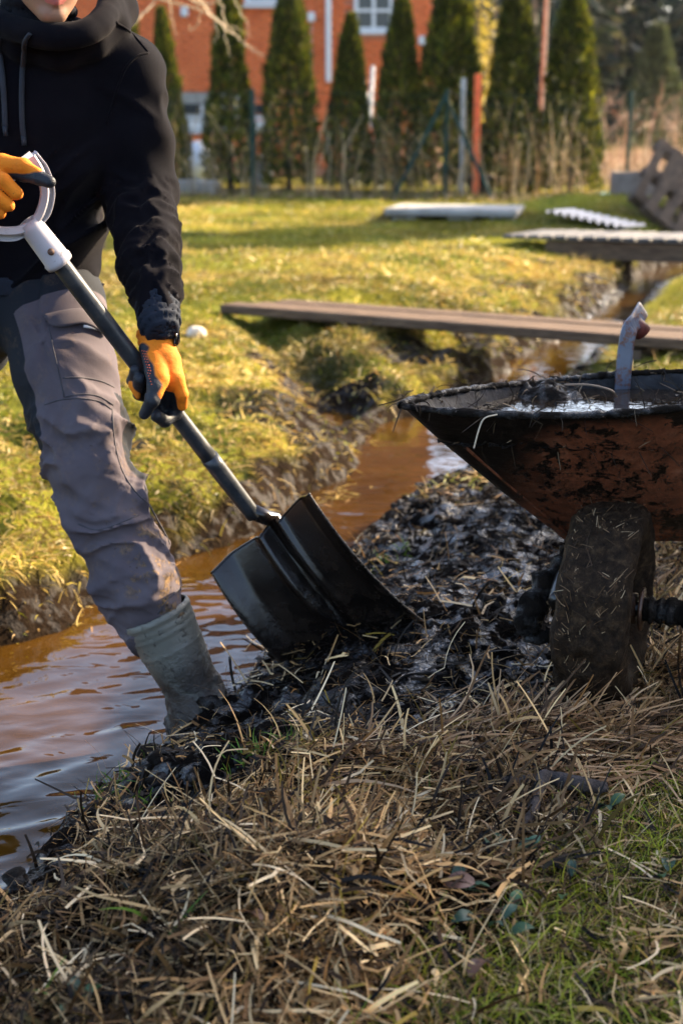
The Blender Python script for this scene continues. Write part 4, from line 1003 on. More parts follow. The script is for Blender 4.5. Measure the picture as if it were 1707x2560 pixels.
# ---- body (head, neck and trunk in one surface, mostly under the clothes)
hf = nrm(np.array([0.38, -0.84, -0.36])); hu = nrm(np.array([0.05, 0, 1.0]) - hf * np.dot([0.05, 0, 1.0], hf)); hr = np.cross(hf, hu)
HM = np.stack([hr, hf, hu], 1)
chin = PY(133, 58, 2.90); HC = chin - HM @ np.array([0, 0.085, -0.118])
def head_sdf(p):
    q = (p - HC) @ HM
    ax = np.abs(q[:, 0:1]); s = np.concatenate([ax, q[:, 1:]], 1)
    d = ellip(q, (0, -0.012, 0.035), (0.078, 0.098, 0.098))
    d = smin(d, ellip(q, (0, 0.035, -0.03), (0.062, 0.060, 0.082)), 0.02)
    d = smin(d, cone(s, (0.056, 0.0, -0.055), (0.012, 0.072, -0.104), 0.020, 0.017), 0.025)
    d = smin(d, ellip(q, (0, 0.079, -0.103), (0.020, 0.016, 0.016)), 0.015)
    d = smin(d, chain(q, [(0, 0.088, 0.020), (0, 0.104, -0.005), (0, 0.116, -0.026)], [0.007, 0.009, 0.011]), 0.008)
    d = smin(d, cone(s, (0.011, 0.100, -0.028), (0.013, 0.098, -0.028), 0.008, 0.008), 0.006)
    d = smin(d, cone(s, (0.020, 0.084, 0.030), (0.044, 0.068, 0.030), 0.009, 0.009), 0.012)
    d = np.maximum(d, -(np.linalg.norm((s - np.array([0.030, 0.098, 0.010])) / np.array([1.2, 1, 0.8]), axis=1) - 0.013))
    d = smin(d, cone(s, (0.0, 0.092, -0.058), (0.022, 0.082, -0.062), 0.0085, 0.005), 0.006)
    d = smin(d, cone(s, (0.0, 0.091, -0.074), (0.019, 0.083, -0.069), 0.0095, 0.005), 0.006)
    d = np.maximum(d, -cone(s, (0.0, 0.103, -0.066), (0.025, 0.089, -0.0655), 0.0026, 0.002))
    d = smin(d, ellip(s, (0.078, -0.012, -0.005), (0.010, 0.020, 0.032)), 0.006)
    d = smin(d, cone(q, (0, -0.03, -0.06), (0, -0.055, -0.17), 0.056, 0.060), 0.03)
    return d
NB = HC + HM @ np.array([0, -0.055, -0.17])
def body_sdf(p):
    return smin(head_sdf(p), chain(p, [NB, PY(90, 210, 3.1), PY(60, 560, 3.12)], [0.06, 0.10, 0.11], 0.05), 0.04)
V, Q = sdf_mesh(body_sdf, HC + np.array([-0.22, -0.16, -0.62]), HC + np.array([0.2, 0.38, 0.16]), 0.0062)
q_ = (V - HC) @ HM
lip = np.maximum(np.exp(-((q_[:, 2] + 0.0585) / 0.0055) ** 2), np.exp(-((q_[:, 2] + 0.0735) / 0.0075) ** 2)) * (np.abs(q_[:, 0]) < 0.024 - 0.4 * np.abs(q_[:, 2] + 0.066)) * (q_[:, 1] > 0.075)
stub = sstep(-0.045, -0.075, q_[:, 2]) * sstep(-0.02, 0.03, q_[:, 1] + 0.03)
body = objw('body', V, Q, M_skin, man, {'lips': lip, 'stubble': stub})
M_eye = simple('eye_mat', (0.55, 0.52, 0.48), None, 0.2)
for sx in (-1, 1): mbw(MB().ball(HC + HM @ np.array([0.030 * sx, 0.083, 0.010]), 0.0125, 10), 'eye', M_eye, man)
V, Q = sdf_mesh(lambda p: np.maximum(np.maximum(head_sdf(p) - 0.012 - 0.004 * vnoise(p[:, 0] * 90, p[:, 1] * 90, p[:, 2] * 40, 3), -head_sdf(p) - 0.02), -(((p - HC) @ HM)[:, 2] - 0.055 + 0.9 * np.clip(((p - HC) @ HM)[:, 1], -1, 0.09))) , HC - 0.16, HC + 0.16, 0.007)
objw('hair', V, Q, simple('hair_mat', (0.02, 0.013, 0.009), (0.045, 0.03, 0.02), 0.6, 60, bump=0.6, bscale=200), man)

# ---- hoodie
SH, EL, WR = PY(316, 188, 3.08), PY(350, 480, 3.10), PY(394, 775, 2.865)
SH2, EL2, WR2 = PY(-140, 190, 3.08), PY(-265, 520, 2.95), PY(-150, 432, 2.76)
stk = [(705, 40, 178, 3.13, .120), (640, 45, 186, 3.13, .128), (520, 60, 190, 3.12, .125), (420, 75, 196, 3.10, .125), (300, 85, 212, 3.09, .128), (210, 90, 225, 3.09, .122), (150, 95, 205, 3.09, .105), (95, 105, 140, 3.08, .085)]
zz_ = np.array([PY(c, v, y)[2] for v, c, hw, y, dp in stk]); xx_ = np.array([PY(c, v, y)[0] for v, c, hw, y, dp in stk]); aa_ = np.array([hw * 0.00085 for v, c, hw, y, dp in stk]); yy_ = np.array([s[3] for s in stk]); bb_ = np.array([s[4] for s in stk])
def torso(p):
    z = p[:, 2]; cx = np.interp(z, zz_, xx_); cy = np.interp(z, zz_, yy_); a = np.interp(z, zz_, aa_); b = np.interp(z, zz_, bb_)
    e = np.abs((p[:, 0] - cx) / a) ** 2.3 + np.abs((p[:, 1] - cy) / b) ** 2.3
    d = (e ** (1 / 2.3) - 1) * np.minimum(a, b)
    return np.maximum(np.maximum(d, zz_[0] - z), z - zz_[-1])
def ringcoord(p, pts):
    s, d = along(p, pts); return s
armL = [SH, EL, WR]
def hoodie(p):
    t = torso(p)
    # torso folds: diagonal drapes from the armpit towards the belly, bunching above the hem
    low = sstep(zz_[4], zz_[2], p[:, 2]) * sstep(-0.12, 0.10, p[:, 0] - PY(60, 500, 3.0)[0])
    wv_ = 0.030 * vnoise(p[:, 0] * 6, p[:, 1] * 4, p[:, 2] * 6, 9)
    f1 = p[:, 2] - 0.85 * p[:, 0] + wv_; f2_ = p[:, 0] + 0.8 * p[:, 2]
    rg = 1 - np.abs(vnoise(f1 * 26, f2_ * 4.0, p[:, 1] * 3, 5)); rg2 = 1 - np.abs(vnoise(f1 * 15 + 3, f2_ * 3.0, p[:, 1] * 3, 6))
    t = t - low * (0.020 * (rg ** 3 - 0.35) + 0.022 * (rg2 ** 3 - 0.35)) + 0.012 * fbm(p[:, 0] * 6, p[:, 1] * 6, p[:, 2] * 4, 8, 2)
    s, dd = along(p, armL)
    arm = chain(p, [SH, mix(SH, EL, 0.5), EL, mix(EL, WR, 0.55), mix(EL, WR, 0.80), WR], [0.072, 0.076, 0.073, 0.060, 0.057, 0.046], 0.02)
    bun = sstep(0.16, 0.30, s) * sstep(0.56, 0.50, s)
    ax_ = np.interp(s, [0, 0.27, 0.53], [SH[0], EL[0], WR[0]]); ay_ = np.interp(s, [0, 0.27, 0.53], [SH[1], EL[1], WR[1]])
    th = np.arctan2(p[:, 0] - ax_, ay_ - p[:, 1]); cs_, sn_ = np.cos(th) * 0.9, np.sin(th) * 0.9
    sk_ = s + 0.022 * sn_ + 0.020 * vnoise(cs_ * 2, sn_ * 2, s * 9, 24)
    r1 = 1 - np.abs(vnoise(sk_ * 58, cs_, sn_, 21)); r2_ = 1 - np.abs(vnoise(sk_ * 34, cs_ + 5, sn_, 22))
    up_ = 1 - np.abs(vnoise((s - 0.05 * th) * 16, cs_ * 0.8, sn_ * 0.8, 25))
    arm = arm - bun * (0.011 * (r1 ** 2 - 0.4) + 0.013 * (r2_ ** 2 - 0.4)) - (1 - bun) * 0.014 * (up_ ** 3 - 0.35)
    arm = arm - 0.007 * np.exp(-((s - 0.455) / 0.012) ** 2) + 0.004 * sstep(0.47, 0.485, s)
    arm2 = chain(p, [SH2, EL2, WR2], [0.075, 0.066, 0.05], 0.03) + 0.004 * np.sin(along(p, [SH2, EL2, WR2])[0] * 110)
    d = smin(t, arm, 0.035); d = smin(d, arm2, 0.035)
    d = smin(d, cone(p, PY(150, 125, 3.09), SH, 0.075, 0.07), 0.04); d = smin(d, cone(p, PY(60, 125, 3.09), SH2, 0.075, 0.07), 0.04)
    return d
# hood: thick collar ring standing round the neck plus the bunched hood behind
ring = W((-35, 30, 3.02), (20, 62, 2.95), (85, 84, 2.91), (150, 92, 2.90), (215, 82, 2.92), (256, 52, 2.96), (276, 5, 3.03), (275, -45, 3.12), (230, -90, 3.2), (100, -110, 3.25), (-20, -70, 3.2), (-60, -10, 3.1), (-35, 30, 3.02))
ring = catmull(ring, 3)
def hood(p):
    d = chain(p, ring, [0.022] * len(ring), 0.012)
    out = chain(p, W((-10, 75, 3.02), (60, 105, 2.99), (150, 122, 2.985), (225, 104, 3.0), (275, 66, 3.04), (297, 25, 3.10), (292, -40, 3.18)), [0.034, 0.036, 0.037, 0.034, 0.033, 0.034, 0.04], 0.03)
    d = smin(d, out, 0.022)
    d = d + 0.003 * fbm(p[:, 0] * 22, p[:, 1] * 22, p[:, 2] * 22, 31, 2)
    return np.maximum(d, -(ellip(p, NB + np.array([0.01, -0.02, 0.13]), (0.088, 0.088, 0.13))))
def hoodie_all(p): return smin(hoodie(p), hood(p), 0.012)
lo = np.array([-1.02, 2.66, 0.70]); hi = np.array([-0.24, 3.32, 1.46])
V, Q = sdf_mesh(hoodie_all, lo, hi, 0.0058)
hoodo = objw('hoodie', V, Q, M_hood, man)
# sleeve seam, shoulder seam, drawstrings, hem and cuff
bvh_h = BVHTree.FromPolygons([tuple(v) for v in V], Q.tolist())
def cast(u, v, bvh, off=0.0):
    r = Vector(ray(u, v)).normalized(); h = bvh.ray_cast(Vector((0, 0, CAM_H)), r)
    if h[0] is None: return None
    return np.array(h[0]) + np.array(h[1]) * off
def on_surface(pxs, bvh, off, n=6):
    c = catmull([(u, v, 0) for u, v in pxs], n); out = [cast(a, b, bvh, off) for a, b, _ in c]
    return [o for o in out if o is not None]
def seam(name, pxs, bvh, r, m, parent, off=0.0, ell=None):
    p = on_surface(pxs, bvh, off)
    if len(p) > 2: return mbw(MB().tube(p, r, 6, True, ell), name, m, parent)
seam('sleeve_seam', [(372, 132), (345, 140), (318, 165), (300, 205), (285, 250), (268, 310)], bvh_h, 0.0028, M_hood, hoodo, 0.0)
seam('shoulder_seam', [(290, 55), (325, 78), (350, 105), (372, 132)], bvh_h, 0.0026, M_hood, hoodo, 0.0)
M_cord = simple('cord_mat', (0.006, 0.008, 0.014), (0.010, 0.013, 0.020), 0.8, 60)
for pts in ([(80, 84), (66, 105), (60, 160), (57, 230), (58, 300), (62, 345)], [(2, 90), (4, 140), (10, 200), (14, 260), (16, 320)]):
    p = on_surface(pts, bvh_h, 0.006)
    d = mbw(MB().tube(p, 0.0058, 8, True, 0.6), 'drawstring', M_cord, hoodo)
    mbw(MB().tube([p[-1] + np.array([0, -0.002, 0.004]), p[-1] + np.array([0.001, -0.003, -0.014])], 0.0085, 8, True, 0.6), 'cord_end', M_cord, d)
# face snood under the chin and chin strap
V, Q = sdf_mesh(lambda p: np.abs(cone(p, HC + HM @ np.array([0, -0.01, -0.115]), NB + np.array([0.0, -0.005, 0.0]), 0.064, 0.074) + 0.004 * np.sin(p[:, 2] * 160 + p[:, 0] * 30)) - 0.004, NB - 0.13, NB + np.array([0.13, 0.13, 0.10]), 0.006)
objw('neck_warmer', V, Q, simple('black_fleece_mat', (0.006, 0.006, 0.008), None, 0.95, spec=0.1), man)
# under-sleeve, watch
wd = nrm(WR - EL)
V, Q = sdf_mesh(lambda p: np.abs(chain(p, [WR - wd * 0.02, WR + wd * 0.030], [0.040, 0.0405]) + 0.0025 * np.sin(((p - WR) @ wd) * 330 + p[:, 0] * 60) + 0.003 * fbm(p[:, 0] * 40, p[:, 1] * 40, p[:, 2] * 40, 5, 2)) - 0.003, WR - 0.08, WR + 0.09, 0.0042)
objw('under_sleeve', V, Q, M_navy, man)
wp = PY(398, 838, 2.862)
m = MB().tube([wp - wd * 0.012, wp + wd * 0.014], 0.0395, 24); wt_ = mbw(m, 'wristwatch', M_blackp, man)
mbw(MB().box(wp + np.array([0.036, -0.012, 0.0]), (0.012, 0.034, 0.036), bev=0.004), 'watch_case', simple('watch_glass_mat', (0.01, 0.01, 0.012), None, 0.12), wt_)

# ---- trousers
LH, LT, LK, LS, LB = W((128, 770, 3.10), (160, 930, 3.01), (226, 1175, 2.92), (322, 1395, 2.90), (392, 1560, 2.885))
leg = [LH, LT, LK, LS, LB]
RH, RK, RA = W((-60, 780, 3.15), (-230, 1060, 3.30), (-420, 1480, 3.55))
PV = PY(40, 735, 3.13)
def trousers(p):
    s, dd = along(p, leg)
    d = chain(p, [LH, LT, mix(LT, LK, 0.5), LK, mix(LK, LS, 0.4), LS, mix(LS, LB, 0.55), LB], [0.116, 0.103, 0.094, 0.084, 0.081, 0.083, 0.082, 0.066], 0.03)
    th = np.arctan2(p[:, 0] - np.interp(p[:, 2], [LB[2], LK[2], LH[2]], [LB[0], LK[0], LH[0]]), -(p[:, 1] - 2.93))
    # folds: drapes running round the leg, strongest at the knee and above the boot
    k1 = sstep(0.14, 0.34, s); cs_, sn_ = np.cos(th), np.sin(th)
    sk_ = s - 0.030 * th + 0.035 * vnoise(cs_ * 1.4, sn_ * 1.4, s * 7, 41)
    r1 = 1 - np.abs(vnoise(sk_ * 21, cs_ * 0.9, sn_ * 0.9, 42)); r2_ = 1 - np.abs(vnoise(sk_ * 12 + 4, cs_ * 0.7, sn_ * 0.7, 43)); r3 = 1 - np.abs(vnoise((s + 0.05 * th) * 30, cs_ * 1.5, sn_ * 1.5, 45))
    d = d - k1 * (0.018 * (r1 ** 4 - 0.30) + 0.017 * (r2_ ** 4 - 0.30) + 0.006 * (r3 ** 4 - 0.3) + 0.004 * ((1 - np.abs(vnoise((s - 0.09 * th) * 46, cs_ * 2.2, sn_ * 2.2, 47))) ** 4 - 0.3)) - (1 - k1) * 0.012 * (1 - np.abs(vnoise((s - 0.12 * th) * 11, cs_, sn_, 44)) - 0.5)
    pv = ellip(p, PV, (0.170, 0.122, 0.125))
    r2 = chain(p, [RH, RK, RA], [0.115, 0.09, 0.08], 0.03) + 0.006 * np.sin(along(p, [RH, RK, RA])[0] * 60)
    d = smin(d, pv, 0.035); d = smin(d, r2, 0.03)
    return np.maximum(d, p[:, 2] - PY(0, 668, 3.1)[2])
lo = np.array([-1.34, 2.74, -0.12]); hi = np.array([-0.30, 3.70, 0.80])
V, Q = sdf_mesh(trousers, lo, hi, 0.0056)
s, dd = along(V, leg)
axp = np.stack([np.interp(s, np.concatenate([[0], np.cumsum([np.linalg.norm(leg[i + 1] - leg[i]) for i in range(4)])]), [q[k] for q in leg]) for k in range(3)], 1)
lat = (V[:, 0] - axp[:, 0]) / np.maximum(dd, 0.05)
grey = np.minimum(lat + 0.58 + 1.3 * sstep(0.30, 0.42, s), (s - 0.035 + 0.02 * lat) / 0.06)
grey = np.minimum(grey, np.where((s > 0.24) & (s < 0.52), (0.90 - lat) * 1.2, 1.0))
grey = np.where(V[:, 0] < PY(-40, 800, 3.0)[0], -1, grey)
spl = 0.12 + 0.88 * sstep(0.30, 0.75, s) * np.clip(lat + 0.45, 0.1, 1)
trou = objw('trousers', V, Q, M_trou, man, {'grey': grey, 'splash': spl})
bvh_t = BVHTree.FromPolygons([tuple(v) for v in V], Q.tolist())
# waistband, pocket flap, seams
V, Q = sdf_mesh(lambda p: np.abs(ellip(p * np.array([1, 1, 0.25]), PV * np.array([1, 1, 0.25]) + np.array([0, 0, 0.0]), (0.176, 0.130, 0.2))) - 0.004 + 10 * np.maximum(0, np.abs(p[:, 2] - 0.02 * np.sin(p[:, 0] * 12) - PY(60, 700, 3.0)[2]) - 0.022), PV - np.array([0.2, 0.16, 0.0]), PV + np.array([0.2, 0.16, 0.14]), 0.0075)
objw('waistband', V, Q, M_navy, trou)
M_tgrey = NT('grey_canvas_mat'); _v = M_tgrey.coord('Object'); M_tgrey.base(M_tgrey.ramp(M_tgrey.noise(_v, 6, 5, 0.6), [(0.3, (0.060, 0.049, 0.055)), (0.7, (0.090, 0.075, 0.080))])); M_tgrey.set('Roughness', 0.85).set('Specular IOR Level', 0.2).bump(M_tgrey.noise(_v, 350, 2), 0.2, 0.0015); M_tgrey = M_tgrey.m
def patch(name, top, bot, nu, nv, bvh, off, m, parent):
    T = catmull([(a, b, 0) for a, b in top], nu); B = catmull([(a, b, 0) for a, b in bot], nu); n = min(len(T), len(B)); G = []
    for j in range(nv + 1):
        for i in range(n):
            uv = mix(T[i], B[i], j / nv); e = 0.35 if (j == 0) else 1.0
            c = cast(uv[0], uv[1], bvh, off * e); G.append(c if c is not None else G[-1])
    G = np.array(G); k = (np.arange(nv)[:, None] * n + np.arange(n - 1)[None, :]).ravel(); F = np.stack([k, k + n, k + n + 1, k + 1], 1)
    Gb = G + np.array([0.0, 0.010, 0.0]); N = len(G)
    edge = []
    bl_ = [i for i in range(n)] + [j * n + n - 1 for j in range(1, nv + 1)] + [nv * n + i for i in range(n - 2, -1, -1)] + [j * n for j in range(nv - 1, 0, -1)]
    for a, b in zip(bl_, bl_[1:] + bl_[:1]): edge.append([a, b, b + N, a + N])
    return objw(name, np.vstack([G, Gb]), [F, np.array(edge)], m, parent)
patch('pocket_flap', [(109, 788), (150, 778), (205, 774), (246, 800)], [(123, 819), (160, 822), (208, 816), (258, 842)], 6, 5, bvh_t, 0.010, M_tgrey, trou)
mbw(MB().tube([cast(207, 819, bvh_t, 0.007), cast(226, 822, bvh_t, 0.007), cast(246, 829, bvh_t, 0.007)], 0.0032, 6), 'reflective_tab', M_white, trou)
M_seam = simple('seam_mat', (0.045, 0.040, 0.046), None, 0.9)
for pts in ([(124, 822), (136, 880), (150, 940), (161, 992)], [(161, 993), (200, 986), (245, 990), (284, 1012)], [(158, 945), (200, 944), (250, 952), (286, 968)], [(112, 1012), (150, 1000), (200, 996), (250, 1004), (280, 1024)],
            [(196, 1310), (240, 1325), (290, 1312), (345, 1288)], [(281, 1020), (284, 1075), (292, 1130), (310, 1185), (345, 1235), (385, 1272), (405, 1310), (425, 1360), (446, 1408), (455, 1450)], [(395, 1535), (420, 1500), (450, 1470)]):
    seam('seam', pts, bvh_t, 0.0017, M_seam, trou, 0.0)

# ---- boots
BT, BA = PY(385, 1528, 2.885), PY(497, 1748, 2.875)
toe = PY(640, 1880, 2.70); heel = PY(470, 1822, 2.90)
bax = nrm(BA - BT)
def boot(p):
    s = (p - BT) @ bax
    d = cone(p, BT - bax * 0.03, BA, 0.081, 0.058)
    d = d - 0.0035 * (np.exp(-((s - 0.012) / 0.005) ** 2) + 0.7 * np.exp(-((s - 0.030) / 0.004) ** 2) + 0.7 * np.exp(-((s - 0.044) / 0.004) ** 2) + 0.6 * np.exp(-((s - 0.085) / 0.003) ** 2))
    d = np.maximum(d, -s)
    d = smin(d, chain(p, [BA, heel], [0.056, 0.048]), 0.03)
    d = smin(d, chain(p, [BA + np.array([0.02, -0.03, -0.03]), mix(heel, toe, 0.6), toe], [0.052, 0.046, 0.042], 0.03), 0.03)
    d = d + 0.004 * fbm(p[:, 0] * 14, p[:, 1] * 14, p[:, 2] * 14, 61, 2) * sstep(0.08, 0.2, s)
    cl = np.clip(fbm(p[:, 0] * 30, p[:, 1] * 30, p[:, 2] * 30, 62, 3) - 0.10, 0, 1) * 0.020 * sstep(0.10, 0.22, s)
    d = d - cl
    inner = cone(p, BT - bax * 0.05, BA, 0.077, 0.050)
    return np.maximum(d, -np.maximum(inner, s - 0.12))
V, Q = sdf_mesh(boot, np.minimum(np.minimum(BT, toe), heel) - 0.10, np.maximum(np.maximum(BT, toe), heel) + 0.10, 0.0045)
sb = (V - BT) @ bax
booto = objw('boot', V, Q, M_boot, man, {'mudlow': sstep(0.05, 0.17, sb + 0.25 * (V[:, 0] - BT[0] - 0.5 * sb))})
b2 = obj('boot', booto.data, None, man); b2.location = tuple(PY(-420, 1500, 3.55) - BT)

# ---- gloves
def glove(name, orange, black, cuff, lo, hi, h=0.0032, wrist=None):
    def grp(p, g):
        d = None
        for pts, rad in g:
            q = chain(p, W(*pts), rad, 0.006); d = q if d is None else smin(d, q, 0.004)
        return d
    def f(p):
        d = smin(grp(p, orange), grp(p, black), 0.005)
        d = d + 0.0008 * fbm(p[:, 0] * 60, p[:, 1] * 60, p[:, 2] * 60, 71, 2)
        if cuff is not None:
            a, b, ra, rb = cuff; ax = nrm(b - a); s = (p - a) @ ax
            q = np.maximum(cone(p, a, b, ra, rb) + 0.0016 * np.sin(s * 420 + p[:, 0] * 90), -s)
            d = smin(d, q, 0.012)
        return d
    V, Q = sdf_mesh(f, lo, hi, h)
    og = grp(V, orange)
    if cuff is not None: og = np.minimum(og, cone(V, *cuff))
    return objw(name, V, Q, M_glove, man, {'black': np.clip(og - grp(V, black), -0.03, 0.03)})
# left glove on the shaft
c0, c1 = PY(384, 822, 2.865), PY(393, 870, 2.850)
gL = glove('glove',
      [([(394, 868, 2.850), (410, 905, 2.835), (430, 948, 2.818)], [0.033, 0.034, 0.026]),
       ([(440, 945, 2.812), (455, 985, 2.812), (456, 1015, 2.825)], [0.017, 0.0125, 0.010]),
       ([(388, 900, 2.820), (402, 950, 2.782), (396, 985, 2.763)], [0.024, 0.0165, 0.0095]),
       ([(330, 962, 2.818), (345, 992, 2.812)], [0.0075, 0.006])],
      [([(368, 872, 2.832), (380, 925, 2.796), (388, 965, 2.770), (381, 1000, 2.760), (362, 1035, 2.772)], [0.014, 0.0145, 0.0150, 0.0142, 0.0115]),
       ([(448, 975, 2.835), (440, 1035, 2.862), (412, 1052, 2.835), (392, 1040, 2.803)], [0.0130, 0.0125, 0.0130, 0.0125]),
       ([(436, 965, 2.850), (405, 1030, 2.868), (376, 1022, 2.835), (376, 990, 2.800)], [0.0130, 0.0125, 0.0128, 0.0115]),
       ([(424, 955, 2.855), (385, 1000, 2.872), (349, 985, 2.838), (350, 948, 2.800)], [0.0125, 0.012, 0.0125, 0.0125]),
       ([(410, 945, 2.855), (362, 965, 2.870), (332, 952, 2.835), (338, 925, 2.806)], [0.012, 0.011, 0.0115, 0.0105])],
      (c0, c1, 0.0365, 0.034), PY(300, 1085, 2.86) + np.array([0, -0.16, -0.01]), PY(485, 800, 2.86) + np.array([0, 0.10, 0.01]))
# right glove on the D-grip
gR = glove('glove',
      [([(-190, 440, 2.76), (-120, 432, 2.74), (-60, 440, 2.715), (-35, 470, 2.712)], [0.034, 0.040, 0.036, 0.030]),
       ([(-50, 425, 2.705), (5, 409, 2.69), (60, 415, 2.675), (96, 430, 2.665)], [0.024, 0.0175, 0.0135, 0.007]),
       ([(-30, 432, 2.692), (10, 452, 2.660), (42, 483, 2.662)], [0.0165, 0.0135, 0.0128]),
       ([(-48, 468, 2.690), (-8, 492, 2.655), (22, 513, 2.660)], [0.0155, 0.0132, 0.0122]),
       ([(-60, 500, 2.692), (-26, 520, 2.660), (0, 533, 2.664)], [0.015, 0.0125, 0.0115]),
       ([(-70, 528, 2.70), (-48, 545, 2.668), (-28, 555, 2.670)], [0.014, 0.0115, 0.0105])],
      [([(20, 432, 2.690), (60, 437, 2.682), (98, 444, 2.668), (125, 455, 2.660)], [0.010, 0.0125, 0.0128, 0.0115]),
       ([(38, 486, 2.690), (30, 480, 2.735), (0, 462, 2.74)], [0.011, 0.012, 0.012]),
       ([(18, 515, 2.688), (10, 508, 2.735), (-18, 490, 2.74)], [0.010, 0.012, 0.012]),
       ([(-4, 535, 2.690), (-12, 530, 2.735), (-35, 512, 2.74)], [0.010, 0.011, 0.011])],
      None, PY(-215, 600, 2.7) + np.array([0, -0.10, -0.01]), PY(160, 370, 2.7) + np.array([0, 0.10, 0.02]))
# rubber grip dots on the black stripe
bvh_g = BVHTree.FromPolygons([tuple(np.array(v.co) + np.array(man.location)) for v in gL.data.vertices], [list(p.vertices) for p in gL.data.polygons])
m = MB()
for i in range(13):
    for j in range(3):
        u, v = 356 + i * 2.3 + j * 5.2 - (4 if i > 7 else 0), 877 + i * 7.0 + j * 1.0
        if j == 2 and i > 2 or j == 1 and i > 8: continue
        c = cast(u, v, bvh_g, 0.0003)
        if c is not None: m.ball(c, (0.0016, 0.0012, 0.0013), 4)
if m.v: tag(mbw(m, 'grip_dots', simple('red_rubber_mat', (0.55, 0.09, 0.03), None, 0.6), gL), kind='stuff')

# ================================================================== THE SHOVEL
shv = thing('shovel', 'black square-mouth shovel with white D-handle stuck in the mud', 'shovel', tuple(PY(905, 1600, 2.98)))
JA = PY(75, 560, 2.735); NK = PY(632, 1285, 2.985)
sax = nrm(NK - JA)
M_shaft = NT('shaft_mat'); _v = M_shaft.coord('Object')
M_shaft.base(M_shaft.ramp(M_shaft.noise(_v, 26, 6, 0.7), [(0.3, (0.018, 0.021, 0.025)), (0.55, (0.042, 0.046, 0.052)), (0.75, (0.085, 0.075, 0.062))])).set('Roughness', M_shaft.math('ADD', 0.22, M_shaft.math('MULTIPLY', M_shaft.noise(_v, 40, 4), 0.3))).set('Metallic', 0.35).bump(M_shaft.noise(_v, 120, 4), 0.15, 0.002)
M_shaft = M_shaft.m
M_wplast = NT('white_plastic_mat'); _v = M_wplast.coord('Object')
M_wplast.base(M_wplast.mixc(M_wplast.ramp(M_wplast.noise(_v, 60, 6, 0.7), [(0.62, 0.0), (0.72, 1.0)]), (0.36, 0.335, 0.35), (0.13, 0.095, 0.08))).set('Roughness', 0.45).bump(M_wplast.noise(_v, 150, 3), 0.15, 0.001); M_wplast = M_wplast.m
L_ = np.linalg.norm(NK - JA)
mbw(MB().tube([JA + sax * t for t in np.linspace(0.05, L_ * 0.80, 12)], np.linspace(0.0185, 0.0178, 12), 20), 'shaft', M_shaft, shv)
mbw(MB().tube([JA + sax * t for t in np.linspace(L_ * 0.78, L_ + 0.005, 8)], np.array([0.0198, 0.0196, 0.0194, 0.019, 0.0185, 0.018, 0.0175, 0.017]), 20), 'socket', M_shaft, shv)
# handle
hnd = mbw(MB().tube([JA - sax * 0.006, JA + sax * 0.008, JA + sax * 0.082, JA + sax * 0.085, JA + sax * 0.095], [0.021, 0.0235, 0.0262, 0.0285, 0.0275], 24), 'handle', M_wplast, shv)
vd = nrm(np.array([0, 0, CAM_H]) - JA)
mbw(MB().tube([JA + sax * 0.066 + vd * 0.020, JA + sax * 0.066 + vd * 0.0285], 0.0068, 14), 'rivet', simple('rust_mat', (0.07, 0.035, 0.022), (0.12, 0.06, 0.035), 0.7, 200), hnd)
def sweep_rect(pts, nrmv, w, d):
    p = np.asarray(pts); t = nrm(np.gradient(p, axis=0)); n = nrm(np.asarray(nrmv) - t * (t @ np.asarray(nrmv))[:, None]); sd = np.cross(t, n)
    V = []; prof = [(-1, -.7), (-.7, -1), (.7, -1), (1, -.7), (1, .7), (.7, 1), (-.7, 1), (-1, .7)]; k = len(prof)
    for i in range(len(p)):
        for a, b in prof: V.append(p[i] + sd[i] * a * w / 2 + n[i] * b * d / 2)
    F = [[i * k + j, i * k + (j + 1) % k, (i + 1) * k + (j + 1) % k, (i + 1) * k + j] for i in range(len(p) - 1) for j in range(k)] + [list(range(k))[::-1], [(len(p) - 1) * k + j for j in range(k)]]
    return V, F
perp = nrm(np.cross(sax, vd))
if perp[0] < 0: perp = -perp
def HP(a, b, dz=0): return JA - sax * a + perp * b + vd * dz
for sg in (1, -1):
    inner = catmull([HP(-0.004, 0.004 * sg), HP(0.006, 0.030 * sg), HP(0.030, 0.058 * sg), HP(0.065, 0.074 * sg), HP(0.100, 0.078 * sg)], 6)
    outer = catmull([HP(-0.014, 0.018 * sg, -0.012), HP(-0.006, 0.044 * sg, -0.012), HP(0.022, 0.074 * sg, -0.012), HP(0.062, 0.090 * sg, -0.012), HP(0.100, 0.090 * sg, -0.012)], 6)
    m = MB(); m.add(*sweep_rect(inner, vd, 0.017, 0.030)); m.add(*sweep_rect(outer, vd, 0.004, 0.032)); m.add(*sweep_rect(mix(inner, outer, 0.5), vd, 0.018, 0.005)); mbw(m, 'handle_arm', M_wplast, hnd, False)
mbw(MB().tube([HP(0.094, -0.082), HP(0.094, 0.0), HP(0.094, 0.082)], 0.0135, 14), 'grip_bar', M_wplast, hnd)
# blade: dished sheet with folded sides, shoulders and a pressed socket groove
bpn = nrm(np.array([-0.15, -0.93, -0.25])); bp0 = PY(640, 1300, 2.958)
def on_blade(u, v):
    r_ = ray(u, v); o_ = np.array([0, 0, CAM_H]); return o_ + r_ * (((bp0 - o_) @ bpn) / (r_ @ bpn))
TL, TR, BR, BL = on_blade(534, 1414), on_blade(780, 1216), on_blade(1072, 1550), on_blade(768, 1695)
ns, nt = 60, 60
Sg, Tg = np.meshgrid(np.linspace(-1, 1, ns), np.linspace(0, 1, nt))
bn = nrm(np.cross(TR - TL, BL - TL)); bn = bn if bn @ vd > 0 else -bn
a_ = (Sg[..., None] + 1) / 2
top_ = mix(TL, TR, a_); bot_ = mix(BL, BR, a_)
sag = 0.030 * (1 - np.abs(Sg) ** 0.75) - 0.010 * np.exp(-(Sg / 0.16) ** 2)
